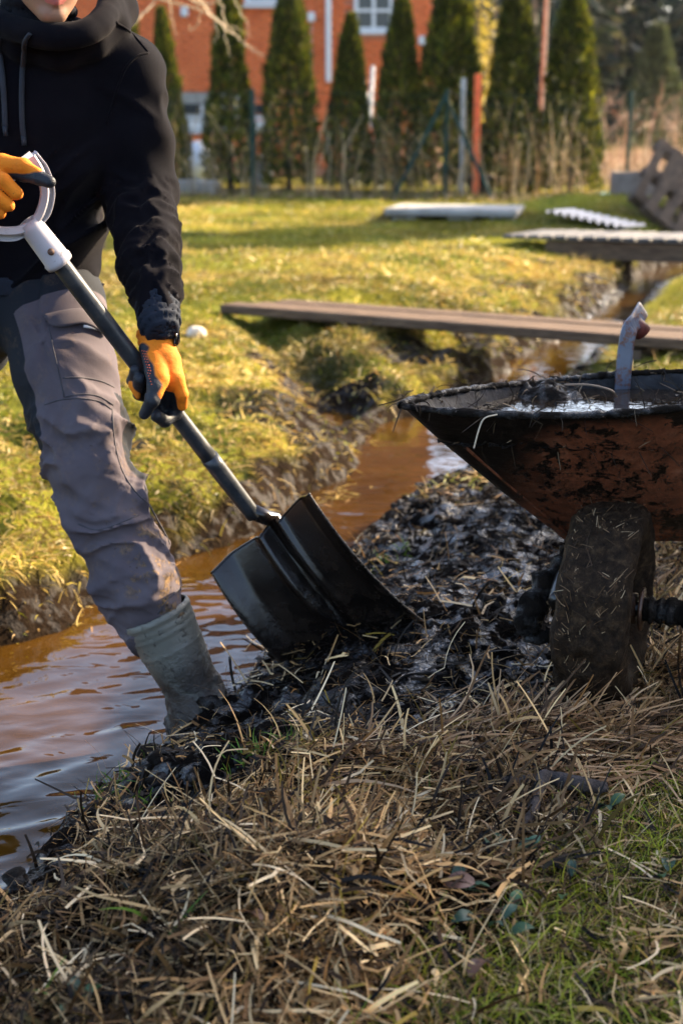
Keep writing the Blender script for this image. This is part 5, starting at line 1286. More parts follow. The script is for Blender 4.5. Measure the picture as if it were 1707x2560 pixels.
Tt = np.clip(Tg, 0, 1); Pb = mix(top_, bot_, Tt[..., None])
axd = nrm((BL + BR) / 2 - (TL + TR) / 2)
Pb = Pb + axd * (sag * (1 - Tg) ** 1.5)[..., None]
Pb = Pb + axd * (0.018 * (1 - Sg ** 2) * Tg)[..., None]
dish = -0.030 * (1 - Sg ** 2) + 0.030 * sstep(0.68, 0.98, np.abs(Sg)) * (1 - 0.45 * Tg) + 0.15 * Tg * (1 - Tg)
groove = -0.024 * np.exp(-(Sg / (0.055 + 0.05 * (1 - Tg))) ** 2) * sstep(0.88, 0.55, Tg) + 0.013 * (np.exp(-((np.abs(Sg) - 0.19) / 0.05) ** 2)) * sstep(0.75, 0.3, Tg)
Pb = Pb + bn * (dish + groove)[..., None]
kk = (np.arange(nt - 1)[:, None] * ns + np.arange(ns - 1)[None, :]).ravel(); Fb = np.stack([kk, kk + ns, kk + ns + 1, kk + 1], 1)
P0 = Pb.reshape(-1, 3); P1 = P0 - bn * 0.0022; N = len(P0)
bd = list(range(ns)) + [j * ns + ns - 1 for j in range(1, nt)] + [(nt - 1) * ns + i for i in range(ns - 2, -1, -1)] + [j * ns for j in range(nt - 2, 0, -1)]
edge = np.array([[a, b, b + N, a + N] for a, b in zip(bd, bd[1:] + bd[:1])])
M_blade_s = NT('blade_mat'); _v = M_blade_s.coord('Object')
clay = M_blade_s.math('MULTIPLY', M_blade_s.ramp(M_blade_s.noise(_v, 15, 6, 0.72), [(0.48, 0.0), (0.62, 1.0)]), M_blade_s.attr('low', 2))
_b = M_blade_s.ramp(M_blade_s.noise(_v, 14, 6, 0.7), [(0.35, (0.004, 0.003, 0.0026)), (0.7, (0.015, 0.010, 0.0075))])
_b = M_blade_s.mixc(clay, _b, M_blade_s.ramp(M_blade_s.noise(_v, 60, 5), [(0.3, (0.010, 0.006, 0.004)), (0.7, (0.032, 0.020, 0.012))]))
_b = M_blade_s.mixc(M_blade_s.math('MULTIPLY', M_blade_s.attr('edge', 2), M_blade_s.ramp(M_blade_s.noise(_v, 130, 4), [(0.40, 0.0), (0.60, 1.0)])), _b, (0.12, 0.10, 0.085))
scr = M_blade_s.ramp(M_blade_s.noise(M_blade_s.coord('Object', (3, 90, 90), (0.4, 0.9, 0.2)), 4, 3), [(0.66, 0.0), (0.70, 1.0)])
_b = M_blade_s.mixc(M_blade_s.math('MULTIPLY', scr, 0.35), _b, (0.06, 0.052, 0.047))
M_blade_s.base(_b).set('Roughness', M_blade_s.math('ADD', M_blade_s.math('ADD', 0.10, M_blade_s.math('MULTIPLY', clay, 0.30)), M_blade_s.math('MULTIPLY', M_blade_s.noise(_v, 18, 6, 0.7), 0.22))).set('Specular IOR Level', 0.5)
M_blade_s.bump(M_blade_s.math('ADD', clay, M_blade_s.math('MULTIPLY', M_blade_s.noise(_v, 60, 6, 0.75), 0.5)), 0.35, 0.004)
M_blade_s = M_blade_s.m
low_ = np.tile(np.clip(-0.1 + 0.95 * Tg.ravel(), 0, 1), 2); edg_ = np.tile(np.maximum(sstep(0.975, 1.0, np.abs(Sg)), sstep(0.97, 1.0, Tg)).ravel(), 2)
objw('blade', np.vstack([P0, P1]), [Fb, Fb[:, ::-1] + N, edge], M_blade_s, shv, {'low': low_, 'edge': edg_})
nk0 = Pb[0, ns // 2]
mbw(MB().tube([NK - sax * 0.01, mix(NK, nk0, 0.7) - bn * 0.002, nk0 - bn * 0.008, Pb[12, ns // 2] - bn * 0.008, Pb[24, ns // 2] - bn * 0.006], [0.0172, 0.0175, 0.018, 0.014, 0.006], 16), 'neck', M_blade_s, shv)
m = MB()
for sgn, i0 in ((1, ns - 1), (-1, 0)):
    m.tube([Pb[0, i] + axd * 0.001 for i in (range(ns // 2 + 4, ns) if sgn > 0 else range(ns // 2 - 5, -1, -1))], 0.0026, 6)
mbw(m, 'rolled_shoulder', M_blade_s, shv)

# ================================================================== THE WHEELBARROW
wb = thing('wheelbarrow', 'rusty orange wheelbarrow caked with mud, full of ditch muck', 'wheelbarrow', tuple(PY(1517, 1765, 2.62)))
rA, rB, rD, rC = PY(983, 1014, 2.65), PY(1920, 985, 2.55), PY(1335, 957, 3.10), PY(1920, 930, 3.06)
bE, bF, bG, bH = PY(1408, 1352, 2.93), PY(1760, 1352, 2.86), PY(1475, 1300, 3.08), PY(1740, 1290, 3.06)
def loop_pts(cs, n, bow):
    """closed loop A>B>C>D with bowed front and rounded corners"""
    A, B, C, D = cs; out = []
    for k, (p, q) in enumerate(((A, B), (B, C), (C, D), (D, A))):
        for t in np.linspace(0, 1, n, endpoint=False):
            x = mix(p, q, t); b = bow[k] * 4 * t * (1 - t); out.append(x + b)
    o = np.array(out)
    for _ in range(3): o = 0.5 * o + 0.25 * (np.roll(o, 1, 0) + np.roll(o, -1, 0))
    return o
nL = 26
Rim = loop_pts((rA, rB, rC, rD), nL, [np.array([0.0, -0.035, -0.022]), np.array([0.02, 0, 0]), np.array([0, 0.03, 0.006]), np.array([-0.02, 0.01, 0.004])])
Bot = loop_pts((bE, bF, bH, bG), nL, [np.array([0, -0.01, 0])] + [np.zeros(3)] * 3)
lev = 9; V = []
for j in range(lev):
    t = j / (lev - 1); ring_ = mix(Rim, Bot, t)
    ctr = ring_.mean(0); ring_ = ring_ + nrm(ring_ - ctr) * 0.010 * math.sin(math.pi * t) + 0.003 * np.stack([fbm(ring_[:, 0] * 9, ring_[:, 1] * 9, ring_[:, 2] * 9, 81 + i, 2) for i in range(3)], 1)
    V.append(ring_)
nr = 4 * nL
V = np.concatenate(V); F = [[j * nr + i, (j + 1) * nr + i, (j + 1) * nr + (i + 1) % nr, j * nr + (i + 1) % nr] for j in range(lev - 1) for i in range(nr)]
ctr = V.mean(0); th = 0.0025
Vi = V + nrm(np.stack([ctr[0] - V[:, 0], ctr[1] - V[:, 1], 0.3 * (0.8 - V[:, 2])], 1)) * th
N = len(V)
Fi = [[a + N for a in f[::-1]] for f in F]
capo = [list(range((lev - 1) * nr, lev * nr))[::-1]]; capi = [[i + N for i in range((lev - 1) * nr, lev * nr)]]
rimf = [[i, (i + 1) % nr, (i + 1) % nr + N, i + N] for i in range(nr)]
tm = NT('tray_paint_mat'); _v = tm.coord('Object')
vo = tm.node('ShaderNodeTexVoronoi', feature='DISTANCE_TO_EDGE'); vo.inputs['Scale'].default_value = 9
warp = tm.node('ShaderNodeMix', data_type='VECTOR'); warp.inputs[0].default_value = 0.16
nz = tm.node('ShaderNodeTexNoise'); nz.inputs['Scale'].default_value = 7; nz.inputs['Detail'].default_value = 5; tm.link(_v, nz.inputs['Vector'])
tm.link(_v, warp.inputs[4]); tm.link(nz.outputs['Color'], warp.inputs[5]); tm.link(warp.outputs[1], vo.inputs['Vector'])
n1 = tm.noise(_v, 13, 7, 0.78, 0.3); n2_ = tm.noise(tm.coord('Object', (1, 1, 0.30), (0, R(12), 0)), 30, 6, 0.75, 0.2)
drip = tm.ramp(vo.outputs['Distance'], [(0.010, 1.0), (0.045, 0.0)])
spl_ = tm.ramp(n1, [(0.495, 0.0), (0.57, 1.0)])
spk_ = tm.ramp(n2_, [(0.54, 0.0), (0.60, 1.0)])
fine = tm.ramp(tm.noise(_v, 95, 5, 0.75), [(0.50, 0.0), (0.72, 1.0)])
dirt = tm.math('MAXIMUM', tm.math('MAXIMUM', tm.math('MULTIPLY', drip, tm.ramp(tm.noise(_v, 9, 3), [(0.52, 0.0), (0.62, 0.6)])), spl_), spk_)
dirt = tm.math('MAXIMUM', tm.math('MAXIMUM', dirt, tm.math('MULTIPLY', fine, 0.75)), tm.attr('rimmud', 2))
paint = tm.ramp(tm.noise(_v, 18, 6, 0.75), [(0.3, (0.10, 0.028, 0.012)), (0.55, (0.19, 0.058, 0.025)), (0.75, (0.30, 0.12, 0.065))])
paint = tm.mixc(tm.ramp(tm.noise(tm.coord('Object', (1, 1, 0.3)), 34, 5, 0.7), [(0.45, 0.0), (0.75, 0.8)]), paint, (0.045, 0.018, 0.009))
tm.base(tm.mixc(tm.ramp(dirt, [(0.25, 0.0), (0.75, 1.0)]), paint, tm.ramp(tm.noise(_v, 60, 4), [(0.3, (0.0045, 0.003, 0.0022)), (0.7, (0.014, 0.009, 0.006))])))
tm.set('Roughness', tm.math('SUBTRACT', 0.62, tm.math('MULTIPLY', dirt, 0.30))).set('Specular IOR Level', 0.22)
tm.bump(tm.math('ADD', tm.math('MULTIPLY', dirt, 0.7), tm.math('MULTIPLY', tm.noise(_v, 70, 5, 0.7), 0.6)), 0.5, 0.004); M_tray = tm.m
M_trayin = simple('tray_inner_mat', (0.010, 0.009, 0.009), (0.045, 0.042, 0.045), 0.5, 26, bump=0.7, bscale=50, spec=0.2)
M_muck = NT('wet_muck_mat'); _v = M_muck.coord('Object')
M_muck.base(M_muck.ramp(M_muck.noise(_v, 40, 5, 0.7), [(0.3, (0.0035, 0.0026, 0.002)), (0.7, (0.014, 0.0095, 0.0065))]))
_f = M_muck.ramp(M_muck.noise(_v, 22, 4, 0.6), [(0.46, 0.0), (0.62, 1.0)])
M_muck.set('Roughness', M_muck.math('SUBTRACT', 0.80, M_muck.math('MULTIPLY', _f, 0.74))).set('Specular IOR Level', M_muck.math('ADD', 0.08, M_muck.math('MULTIPLY', _f, 0.5)))
M_muck.bump(M_muck.noise(_v, 90, 5, 0.75), 0.9, 0.008)
M_muck = M_muck.m
zrel = np.repeat(np.linspace(0, 1, lev), nr); rm = np.clip(sstep(0.10, 0.0, zrel + 0.10 * fbm(V[:, 0] * 9, V[:, 1] * 9, V[:, 2] * 20, 84, 3)), 0, 1)
rm = np.maximum(rm, sstep(0.42, 0.16, V[:, 0] - rA[0] + 0.1 * fbm(V[:, 0] * 12, V[:, 1] * 12, V[:, 2] * 12, 85, 3)) * 0.9)
tray = objw('tray', V, np.array(F), M_tray, wb, {'rimmud': rm})
objw('tray_lining', np.vstack([Vi]), np.array([[a - N for a in f] for f in Fi]), M_trayin, tray)
bpl = np.vstack([V[(lev - 1) * nr:], V[(lev - 1) * nr:].mean(0)]); objw('tray_floor', bpl, np.array([[(i + 1) % nr, i, nr] for i in range(nr)]), M_tray, tray, {'rimmud': np.ones(nr + 1)})
cl = np.vstack([Rim, Rim[:1]]); m = MB(); cl = catmull(cl, 5); m.tube(cl, 0.0070 + 0.0035 * fbm(np.arange(len(cl)) * 0.35, 0 * np.arange(len(cl)), 0, 8, 3), 10, False); mbw(m, 'rolled_rim', M_muck, tray)
# pressed seam along the left front corner
mbw(MB().tube([mix(V[2], V[(lev - 1) * nr + 2], t) + np.array([0.004, -0.004, -0.002]) for t in np.linspace(0.22, 0.98, 12)], 0.0045, 8), 'corner_seam', M_tray, tray)
# load of muck and water: a thing of its own lying in the tray
LZ = 0.528
load = thing('muck_load', 'black muck and pooled water filling the wheelbarrow tray', 'muck', (float(Rim[:, 0].mean()), float(Rim[:, 1].mean()), LZ))
cen = Rim.mean(0)
tl = np.clip((Rim[:, 2] - LZ) / (Rim[:, 2] - Bot[:, 2]), 0.02, 0.5)[:, None]
Rl = mix(Rim, Bot, tl + 0.02); Rl = cen + (Rl - cen) * 0.985
hx_ = 0.0085; gxs = np.arange(Rl[:, 0].min(), Rl[:, 0].max() + hx_, hx_); gys = np.arange(Rl[:, 1].min(), Rl[:, 1].max() + hx_, hx_)
GXm, GYm = np.meshgrid(gxs, gys); G = np.stack([GXm.ravel(), GYm.ravel()], 1)
def inside(P, poly):
    r_ = np.zeros(len(P), bool); n_ = len(poly)
    for i in range(n_):
        a, b = poly[i], poly[(i + 1) % n_]
        cnd = (a[1] > P[:, 1]) != (b[1] > P[:, 1])
        r_ ^= cnd & (P[:, 0] < (b[0] - a[0]) * (P[:, 1] - a[1]) / (b[1] - a[1] + 1e-12) + a[0])
    return r_
clod = fbm(G[:, 0] * 14, G[:, 1] * 14, 0, 91, 5)
heapm = np.clip(np.exp(-((G[:, 0] - PY(1350, 975, 3.0)[0]) ** 2 / 0.003 + (G[:, 1] - 3.02) ** 2 / 0.0025)) * 0.9 + np.exp(-((G[:, 0] - PY(1440, 975, 3.0)[0]) ** 2 / 0.002 + (G[:, 1] - 2.98) ** 2 / 0.002)) * 0.7 + np.exp(-((G[:, 0] - PY(1640, 985, 2.9)[0]) ** 2 / 0.01 + (G[:, 1] - 2.84) ** 2 / 0.002)) * 0.5 + np.exp(-((G[:, 0] - 1.0) ** 2 / 0.03 + (G[:, 1] - 2.85) ** 2 / 0.05)) * 0.7 + np.exp(-((G[:, 1] - 3.04) ** 2 / 0.002)) * 0.2, 0, 1)
gzv = LZ - 0.026 + 0.020 * clod + 0.040 * heapm + 0.060 * heapm * np.clip(clod, -0.3, 1)
kq = (np.arange(len(gys) - 1)[:, None] * len(gxs) + np.arange(len(gxs) - 1)[None, :]).ravel()
fq = np.stack([kq, kq + 1, kq + len(gxs) + 1, kq + len(gxs)], 1)
ins = inside(G, Rl[:, :2]); fq = fq[ins[fq].all(1)]
us_, inv_ = np.unique(fq, return_inverse=True); G = G[us_]; gzv = gzv[us_]
objw('muck', np.column_stack([G, gzv]), inv_.reshape(-1, 4), M_muck, load)
pw = NT('pool_mat'); _v = pw.coord('Object'); pw.base((0.020, 0.013, 0.008)).set('Roughness', 0.03).set('IOR', 1.33).bump(pw.noise(_v, 40, 3, 0.5, 0.5), 0.25, 0.004)
objw('water_pool', np.column_stack([np.vstack([Rl[:, :2], cen[None, :2]]), np.full(nr + 1, LZ)]), np.array([[i, (i + 1) % nr, nr] for i in range(nr)]), pw.m, load)
n = 520; t_ = RNG.integers(0, len(G), n); rt = np.column_stack([G[t_], gzv[t_] + 0.004])
objl = ribbons('straw', rt - np.array(load.location), dirs(n, -0.1, 0.7), RNG.normal(0, 0.8, (n, 3)) + np.array([0, 0, -0.6]), RNG.uniform(0.02, 0.09, n), RNG.uniform(0.0015, 0.004, n), pick(n, [(0.03, 0.02, 0.012), (0.09, 0.055, 0.03), (0.02, 0.014, 0.01), (0.20, 0.14, 0.08)]), 4, 0.6, 0.6)
tag(obj('straw', objl, M_straw, load), kind='stuff')
# stems draped over the rim, one long pale straw hanging at the front
n = 130; ti = np.concatenate([RNG.integers(0, 20, 30), RNG.integers(60, nr, 100)]); rt = Rim[ti % nr] + RNG.normal(0, 0.008, (n, 3)) + np.array([0, 0, 0.006])
tag(obj('rim_straw', ribbons('rim_straw', rt - np.array(wb.location), dirs(n, -0.6, 0.5), np.array([0, 0, -1.2]) + RNG.normal(0, 0.7, (n, 3)), RNG.uniform(0.015, 0.07, n), RNG.uniform(0.001, 0.0032, n), pick(n, [(0.012, 0.008, 0.006), (0.03, 0.02, 0.012), (0.09, 0.06, 0.032)]), 4, 0.6, 0.6), M_straw, wb), kind='stuff')
M_pale = simple('pale_straw_mat', (0.42, 0.33, 0.22), (0.52, 0.42, 0.30), 0.7, 40)
tag(MB().tube(catmull(W((1242, 1036, 2.58), (1210, 1046, 2.570), (1196, 1075, 2.568), (1184, 1120, 2.57)), 5), [0.0016] * 16, 5).build('straw_stem', M_pale), 'single pale straw stem hanging over the front rim of the wheelbarrow', 'straw')
tag(MB().tube(catmull(W((1410, 962, 2.92), (1470, 962, 2.90), (1525, 975, 2.90), (1541, 992, 2.92)), 5), [0.0022] * 16, 5).build('curved_root', simple('root_mat', (0.20, 0.13, 0.08), None, 0.6)), 'thin curved root lying on the muck in the wheelbarrow', 'root')
# tipping handle: flat bar rising from the back wall with a hooked top and grip
hb = catmull(W((1553, 1000, 3.10), (1556, 948, 3.10), (1562, 880, 3.11), (1572, 825, 3.12), (1590, 800, 3.15), (1604, 776, 3.18), (1604, 772, 3.19)), 5)
bar = MB(); bar.add(*sweep_rect(hb, (0.25, -1, 0.1), 0.036, 0.007)); M_bar = NT('blue_grey_bar_mat'); _v = M_bar.coord('Object')
M_bar.base(M_bar.mixc(M_bar.ramp(M_bar.noise(_v, 45, 6, 0.7), [(0.5, 0.0), (0.6, 1.0)]), (0.085, 0.098, 0.13), (0.10, 0.035, 0.02))).set('Roughness', 0.38).bump(M_bar.noise(_v, 90, 5), 0.3, 0.003); M_bar = M_bar.m
lb = mbw(bar, 'tipping_handle', M_bar, wb, False)
mbw(MB().tube(W((1568, 822, 3.16), (1588, 812, 3.165), (1606, 832, 3.17)), 0.021, 12), 'grip', simple('red_rubber_grip_mat', (0.02, 0.015, 0.015), (0.22, 0.045, 0.03), 0.5, 40), lb)
# wheel
WC = PY(1512, 1512, 2.63); psi = R(20); RW = 0.196
axl = np.array([math.cos(psi), -math.sin(psi), 0.0]); fwd = np.array([-math.sin(psi), -math.cos(psi), 0.0]); upv = np.array([0, 0, 1.0])
WM = np.eye(4); WM[:3, 0] = fwd; WM[:3, 1] = upv; WM[:3, 2] = axl; WM[:3, 3] = WC
tp = [(0.112, -0.030), (0.128, -0.056), (0.158, -0.070), (0.184, -0.064), (0.195, -0.046), (0.198, -0.020), (0.199, 0.0), (0.198, 0.020), (0.195, 0.046), (0.184, 0.064), (0.158, 0.070), (0.128, 0.056), (0.112, 0.030), (0.112, -0.030)]
prof = catmull([(a, b, 0) for a, b in tp], 4)[:, :2]
m = MB().lathe([tuple(p) for p in prof], 96, WM); VT = m.v[0]
rel = VT - WC; rr = nrm(rel)
out_ = np.linalg.norm(rel - np.outer(rel @ axl, axl), axis=1)
m.v[0] = VT + rr * ((0.018 * fbm(VT[:, 0] * 20, VT[:, 1] * 22, VT[:, 2] * 22, 95, 4) + 0.006 * fbm(VT[:, 0] * 75, VT[:, 1] * 75, VT[:, 2] * 75, 96, 2)) * sstep(0.12, 0.16, out_))[:, None]
M_tyre = NT('muddy_tyre_mat'); _v = M_tyre.coord('Object')
M_tyre.base(M_tyre.ramp(M_tyre.noise(_v, 55, 6, 0.75), [(0.3, (0.0050, 0.0033, 0.0022)), (0.52, (0.026, 0.0150, 0.0080)), (0.72, (0.080, 0.047, 0.023))])).set('Roughness', M_tyre.math('ADD', 0.30, M_tyre.math('MULTIPLY', M_tyre.noise(_v, 25, 4), 0.5))).set('Specular IOR Level', 0.10).bump(M_tyre.noise(_v, 160, 6, 0.75), 0.9, 0.006); M_tyre = M_tyre.m
whl = mbw(m, 'wheel', M_tyre, wb)
M_rust = simple('muddy_rust_mat', (0.018, 0.009, 0.005), (0.085, 0.034, 0.014), 0.45, 30, bump=0.6, bscale=70)
M_dmetal = simple('muddy_metal_mat', (0.005, 0.004, 0.003), (0.018, 0.013, 0.010), 0.28, 30, bump=0.6, bscale=60)
mbw(MB().lathe([(0.114, -0.034), (0.118, -0.030), (0.100, -0.012), (0.050, 0.004), (0.040, 0.016), (0.0, 0.018)], 48, WM), 'rim', M_rust, whl)
mbw(MB().lathe([(0.118, 0.034), (0.113, 0.036), (0.106, 0.030), (0.100, 0.0), (0.055, -0.004), (0.045, 0.030), (0.030, 0.034), (0.030, 0.060), (0, 0.060)], 48, WM), 'rim', M_rust, whl)
mbw(MB().tube([WC - axl * 0.10, WC + axl * 0.21], 0.015, 14), 'axle', M_dmetal, whl)
mbw(MB().tube([WC + axl * 0.068, WC + axl * 0.074], 0.042, 20), 'washer', M_rust, whl)
m = MB(); rough_tube(m, [WC + axl * 0.075, WC + axl * 0.11, WC + axl * 0.15, WC + axl * 0.17], [0.028, 0.025, 0.030, 0.026], 16, 0.5, 4); mbw(m, 'bearing_sleeve', M_muck, whl)
# frame: fork arms from the axle back under the tray, front stay, rear legs and handles
for sd, nm in ((-0.10, 0), (0.20, 1)):
    a0 = WC + axl * sd
    mbw(MB().tube(catmull([a0 + np.array([0, -0.02, 0]), a0 - fwd * 0.10 + upv * 0.03, a0 - fwd * 0.32 + upv * 0.075, a0 - fwd * 0.75 + upv * 0.12 + axl * (0.16 if nm else 0.06), a0 - fwd * 1.15 + upv * 0.20 + axl * (0.24 if nm else 0.12)], 6), 0.017, 10), 'frame_rail', M_dmetal, wb)
    b0 = a0 - fwd * 0.62 + upv * 0.14
    mbw(MB().tube([b0, b0 + np.array([0, 0.03, 0.02 - b0[2]])], 0.014, 10), 'leg', M_dmetal, wb)
st = W((1420, 1380, 2.80), (1370, 1450, 2.74), (1325, 1540, 2.70), (1312, 1590, 2.68))
m = MB(); rough_tube(m, st, [0.019, 0.023, 0.026, 0.018], 14, 0.5, 9); v_ = m.v[-1]; m.v[-1] = v_ + 0.010 * np.stack([fbm(v_[:, 0] * 35, v_[:, 1] * 35, v_[:, 2] * 35, 5 + i, 2) for i in range(3)], 1); mbw(m, 'front_stay', M_muck, wb)
mbw(MB().tube(W((1312, 1590, 2.68), (1345, 1600, 2.68), (1400, 1575, 2.66)), 0.013, 8), 'front_stay', M_muck, wb)
pk = WC + axl * 0.185
brk = MB().box(pk + np.array([0.02, 0.0, -0.045]), (0.055, 0.10, 0.17), Matrix.Rotation(-psi, 3, 'Z') @ Matrix.Rotation(R(18), 3, 'Y'), 0.008); mbw(brk, 'axle_bracket', M_rust, wb, False)
# straw stuck to the tyre
bvw = BVHTree.FromPolygons([tuple(np.array(v.co) + np.array(wb.location)) for v in whl.data.vertices], [list(p.vertices) for p in whl.data.polygons])
rts = []; dd_ = []
for i in range(2600):
    a = RNG.uniform(0, 6.283); w_ = RNG.uniform(-0.058, 0.058); o_ = WC + (fwd * math.cos(a) + upv * math.sin(a)) * 0.30 + axl * w_
    hit = bvw.ray_cast(Vector(o_), Vector(-(fwd * math.cos(a) + upv * math.sin(a))))
    if hit[0] is None: continue
    if w_ > 0.03 and random.random() < 0.3: pass
    nv = np.array(hit[1]); tg = -fwd * math.sin(a) + upv * math.cos(a); an = RNG.normal(0, 0.7)
    rts.append(np.array(hit[0]) + nv * 0.0012); dd_.append(tg * math.cos(an) + axl * math.sin(an) + nv * RNG.uniform(-0.08, 0.05))
rts = np.array(rts); dd_ = np.array(dd_); n = len(rts)
ck = fbm(rts[:, 0] * 22, rts[:, 1] * 22, rts[:, 2] * 22, 97, 2) > -0.12; rts, dd_ = rts[ck], dd_[ck]; n = len(rts)
sd_ = nrm(np.cross(dd_, nrm(rts - WC)))
tag(obj('stuck_straw', ribbons('stuck_straw', rts - np.array(parent_loc(whl)), dd_, RNG.normal(0, 0.2, (n, 3)) - nrm(rts - WC) * 0.12, 0.005 + 0.034 * RNG.uniform(0, 1, n) ** 3.0, RNG.uniform(0.0006, 0.0017, n), pick(n, [(0.10, 0.054, 0.025), (0.19, 0.115, 0.058), (0.05, 0.028, 0.014), (0.30, 0.21, 0.12)]), 3, 0.4, 0.3, sd_), M_straw, whl), kind='stuff')

# ================================================================== SMALL THINGS
def zat(p): return gz(float(p[0]), float(p[1]))
def ground_px(u, v, z0=0.0):
    p = PZ(u, v, z0)
    for _ in range(4): p = PZ(u, v, zat(p))
    return p
M_fuzzy = simple('rotten_wood_mat', (0.018, 0.012, 0.010), (0.065, 0.048, 0.040), 0.9, 60, bump=1.0, bscale=150, bdist=0.006)
# forked rotten branch in the grass
b0 = ground_px(1375, 2000)
fs = thing('forked_branch', 'dark rotten forked branch lying between straw and grass', 'branch', tuple(b0))
up = np.array([0, 0, 0.026])
m = MB(); rough_tube(m, [ground_px(1250, 1985) + up, ground_px(1300, 1992) + up, ground_px(1360, 1995) + up * 1.4, ground_px(1440, 2005) + up * 1.3, ground_px(1508, 2008) + up], [0.006, 0.010, 0.012, 0.014, 0.011], seed=3); mbw(m, 'main_stem', M_fuzzy, fs)
m = MB(); rough_tube(m, [ground_px(1378, 1975) + up, ground_px(1352, 2010) + up * 1.8, ground_px(1330, 2060) + up, ground_px(1308, 2098) + up * 0.7], [0.009, 0.0105, 0.010, 0.007], seed=5); mbw(m, 'side_stem', M_fuzzy, fs)
# dark roots in the mud
M_root = simple('black_root_mat', (0.010, 0.008, 0.007), (0.03, 0.022, 0.016), 0.35, 50)
for pts, lab in (([(985, 1722), (1010, 1700), (1080, 1694), (1160, 1705), (1235, 1738), (1275, 1785)], 'thin black root arching over the mud in front of the wheel'),
                 ([(575, 1640), (580, 1690), (592, 1738)], 'short dark reed stalk sticking up beside the boot')):
    q = [ground_px(*p) + np.array([0, 0, 0.010]) for p in pts]
    if 'stalk' in lab: q = W((574, 1642, 2.86), (580, 1690, 2.865), (594, 1745, 2.87))
    tag(MB().tube(catmull(q, 6), 0.0032, 6).build('root', M_root, None, True), lab, 'root')
# pale stone and leaf on the far bank
V, Q = sdf_mesh(lambda q: ellip(q, (0, 0, 0.02), (0.055, 0.04, 0.035)) + 0.010 * fbm(q[:, 0] * 30, q[:, 1] * 30, q[:, 2] * 30, 4, 2), (-0.08, -0.07, -0.03), (0.08, 0.07, 0.08), 0.008)
o = obj('stone', mesh_np('stone', V, Q, smooth=True), simple('pale_stone_mat', (0.50, 0.42, 0.32), (0.66, 0.58, 0.46), 0.8, 30)); p = ground_px(490, 842); o.location = tuple(p); tag(o, 'pale stone on the far bank beside the gloved wrist', 'stone')
# broad-leaved weeds
def leaf_mesh(L, Wd, seed):
    rng = np.random.default_rng(seed); V = []; n = 7
    for i in range(n):
        t = i / (n - 1); w = Wd * math.sin(math.pi * min(1, 0.06 + t * 0.94)) ** 0.75 * (1 - 0.25 * t)
        z = L * (0.30 * math.sin(t * 2.4) - 0.12 * t)
        for s_ in (-1, 0, 1): V.append((L * t, s_ * w / 2, z + (0.18 * w if s_ else 0) + rng.normal(0, 0.0006)))
    F = [[i * 3 + j, i * 3 + j + 1, i * 3 + j + 4, i * 3 + j + 3] for i in range(n - 1) for j in (0, 1)]
    c = np.array([(0.035, 0.085, 0.040), (0.045, 0.095, 0.030), (0.030, 0.070, 0.038)])[seed % 3]
    return mesh_np('leaf', V, np.array(F), col=np.tile(c, (len(V), 1)) * rng.uniform(0.75, 1.25), smooth=True)
M_leaf = leafmat('weed_leaf_mat', 0.42, 0.2, 0.5)
lm = [leaf_mesh(0.036, 0.021, i) for i in range(6)]
for l in lm: l.materials.append(M_leaf)
for i, (cx, cy, lv_, lab) in enumerate([
        (1258, 2150, [(1252, 2140), (1304, 2159), (1213, 2145), (1335, 2155)], 'low broad-leaved weed below the forked branch'),
        (1150, 2245, [(1150, 2238), (1165, 2258)], 'upright oval weed leaf beside a brown dead leaf'),
        (1240, 2330, [(1287, 2279), (1172, 2320), (1260, 2340), (1283, 2366), (1215, 2350)], 'bluish broad-leaved weed rosette at the edge of the straw'),
        (1500, 2045, [(1468, 2050), (1533, 2039), (1495, 2062)], 'small round-leaved weed right of the forked branch'),
        (1650, 1868, [(1615, 1869), (1686, 1864), (1640, 1885)], 'round-leaved weed near the right picture edge'),
        (1415, 2240, [(1407, 2274), (1430, 2210)], 'pair of pale weed leaves in the middle of the grass'),
        (1670, 2200, [(1670, 2197), (1650, 2230)], 'tall-leaved weed at the right picture edge in the grass'),
        (186, 2535, [(184, 2520), (170, 2545), (215, 2538)], 'small clover-like weed at the bottom left corner')]):
    p0 = ground_px(cx, cy); w_ = thing('broadleaf_weed', lab, 'weed', tuple(p0), 0, 'broad-leaved weeds')
    for j, (u, v) in enumerate(lv_):
        q = ground_px(u, v) - p0; a = math.atan2(q[1], q[0]) + 0.3 * j
        o = obj('leaf', lm[(i * 2 + j) % 6], None, w_); o.location = tuple(q * 0.75 + np.array([0, 0, 0.012 + 0.006 * (j % 3)])); o.rotation_euler = (random.uniform(-0.4, 0.4), random.uniform(-0.5, 0.1), a); s_ = random.uniform(0.75, 1.15); o.scale = (s_, s_, s_)
# curled brown dead leaves
lb_ = leaf_mesh(0.045, 0.030, 11); lb_.color_attributes['Col'].data.foreach_set('color', np.tile((0.17, 0.085, 0.055, 1.0), len(lb_.vertices)).astype(np.float32)); lb_.materials.append(M_leaf)
for (u, v), lab in (((1185, 2232), 'curled brown dead leaf beside the upright oval weed'), ((600, 2315), 'curled pinkish-brown dead leaf in the straw'), ((1175, 2475), 'brown dead leaf near the bottom edge of the straw')):
    p = ground_px(u, v); o = obj('dead_leaf', lb_, None); o.location = tuple(p + np.array([0, 0, 0.018])); o.rotation_euler = (random.uniform(-0.6, 0.6), random.uniform(-0.3, 0.3), random.uniform(0, 6)); tag(o, lab, 'leaf')
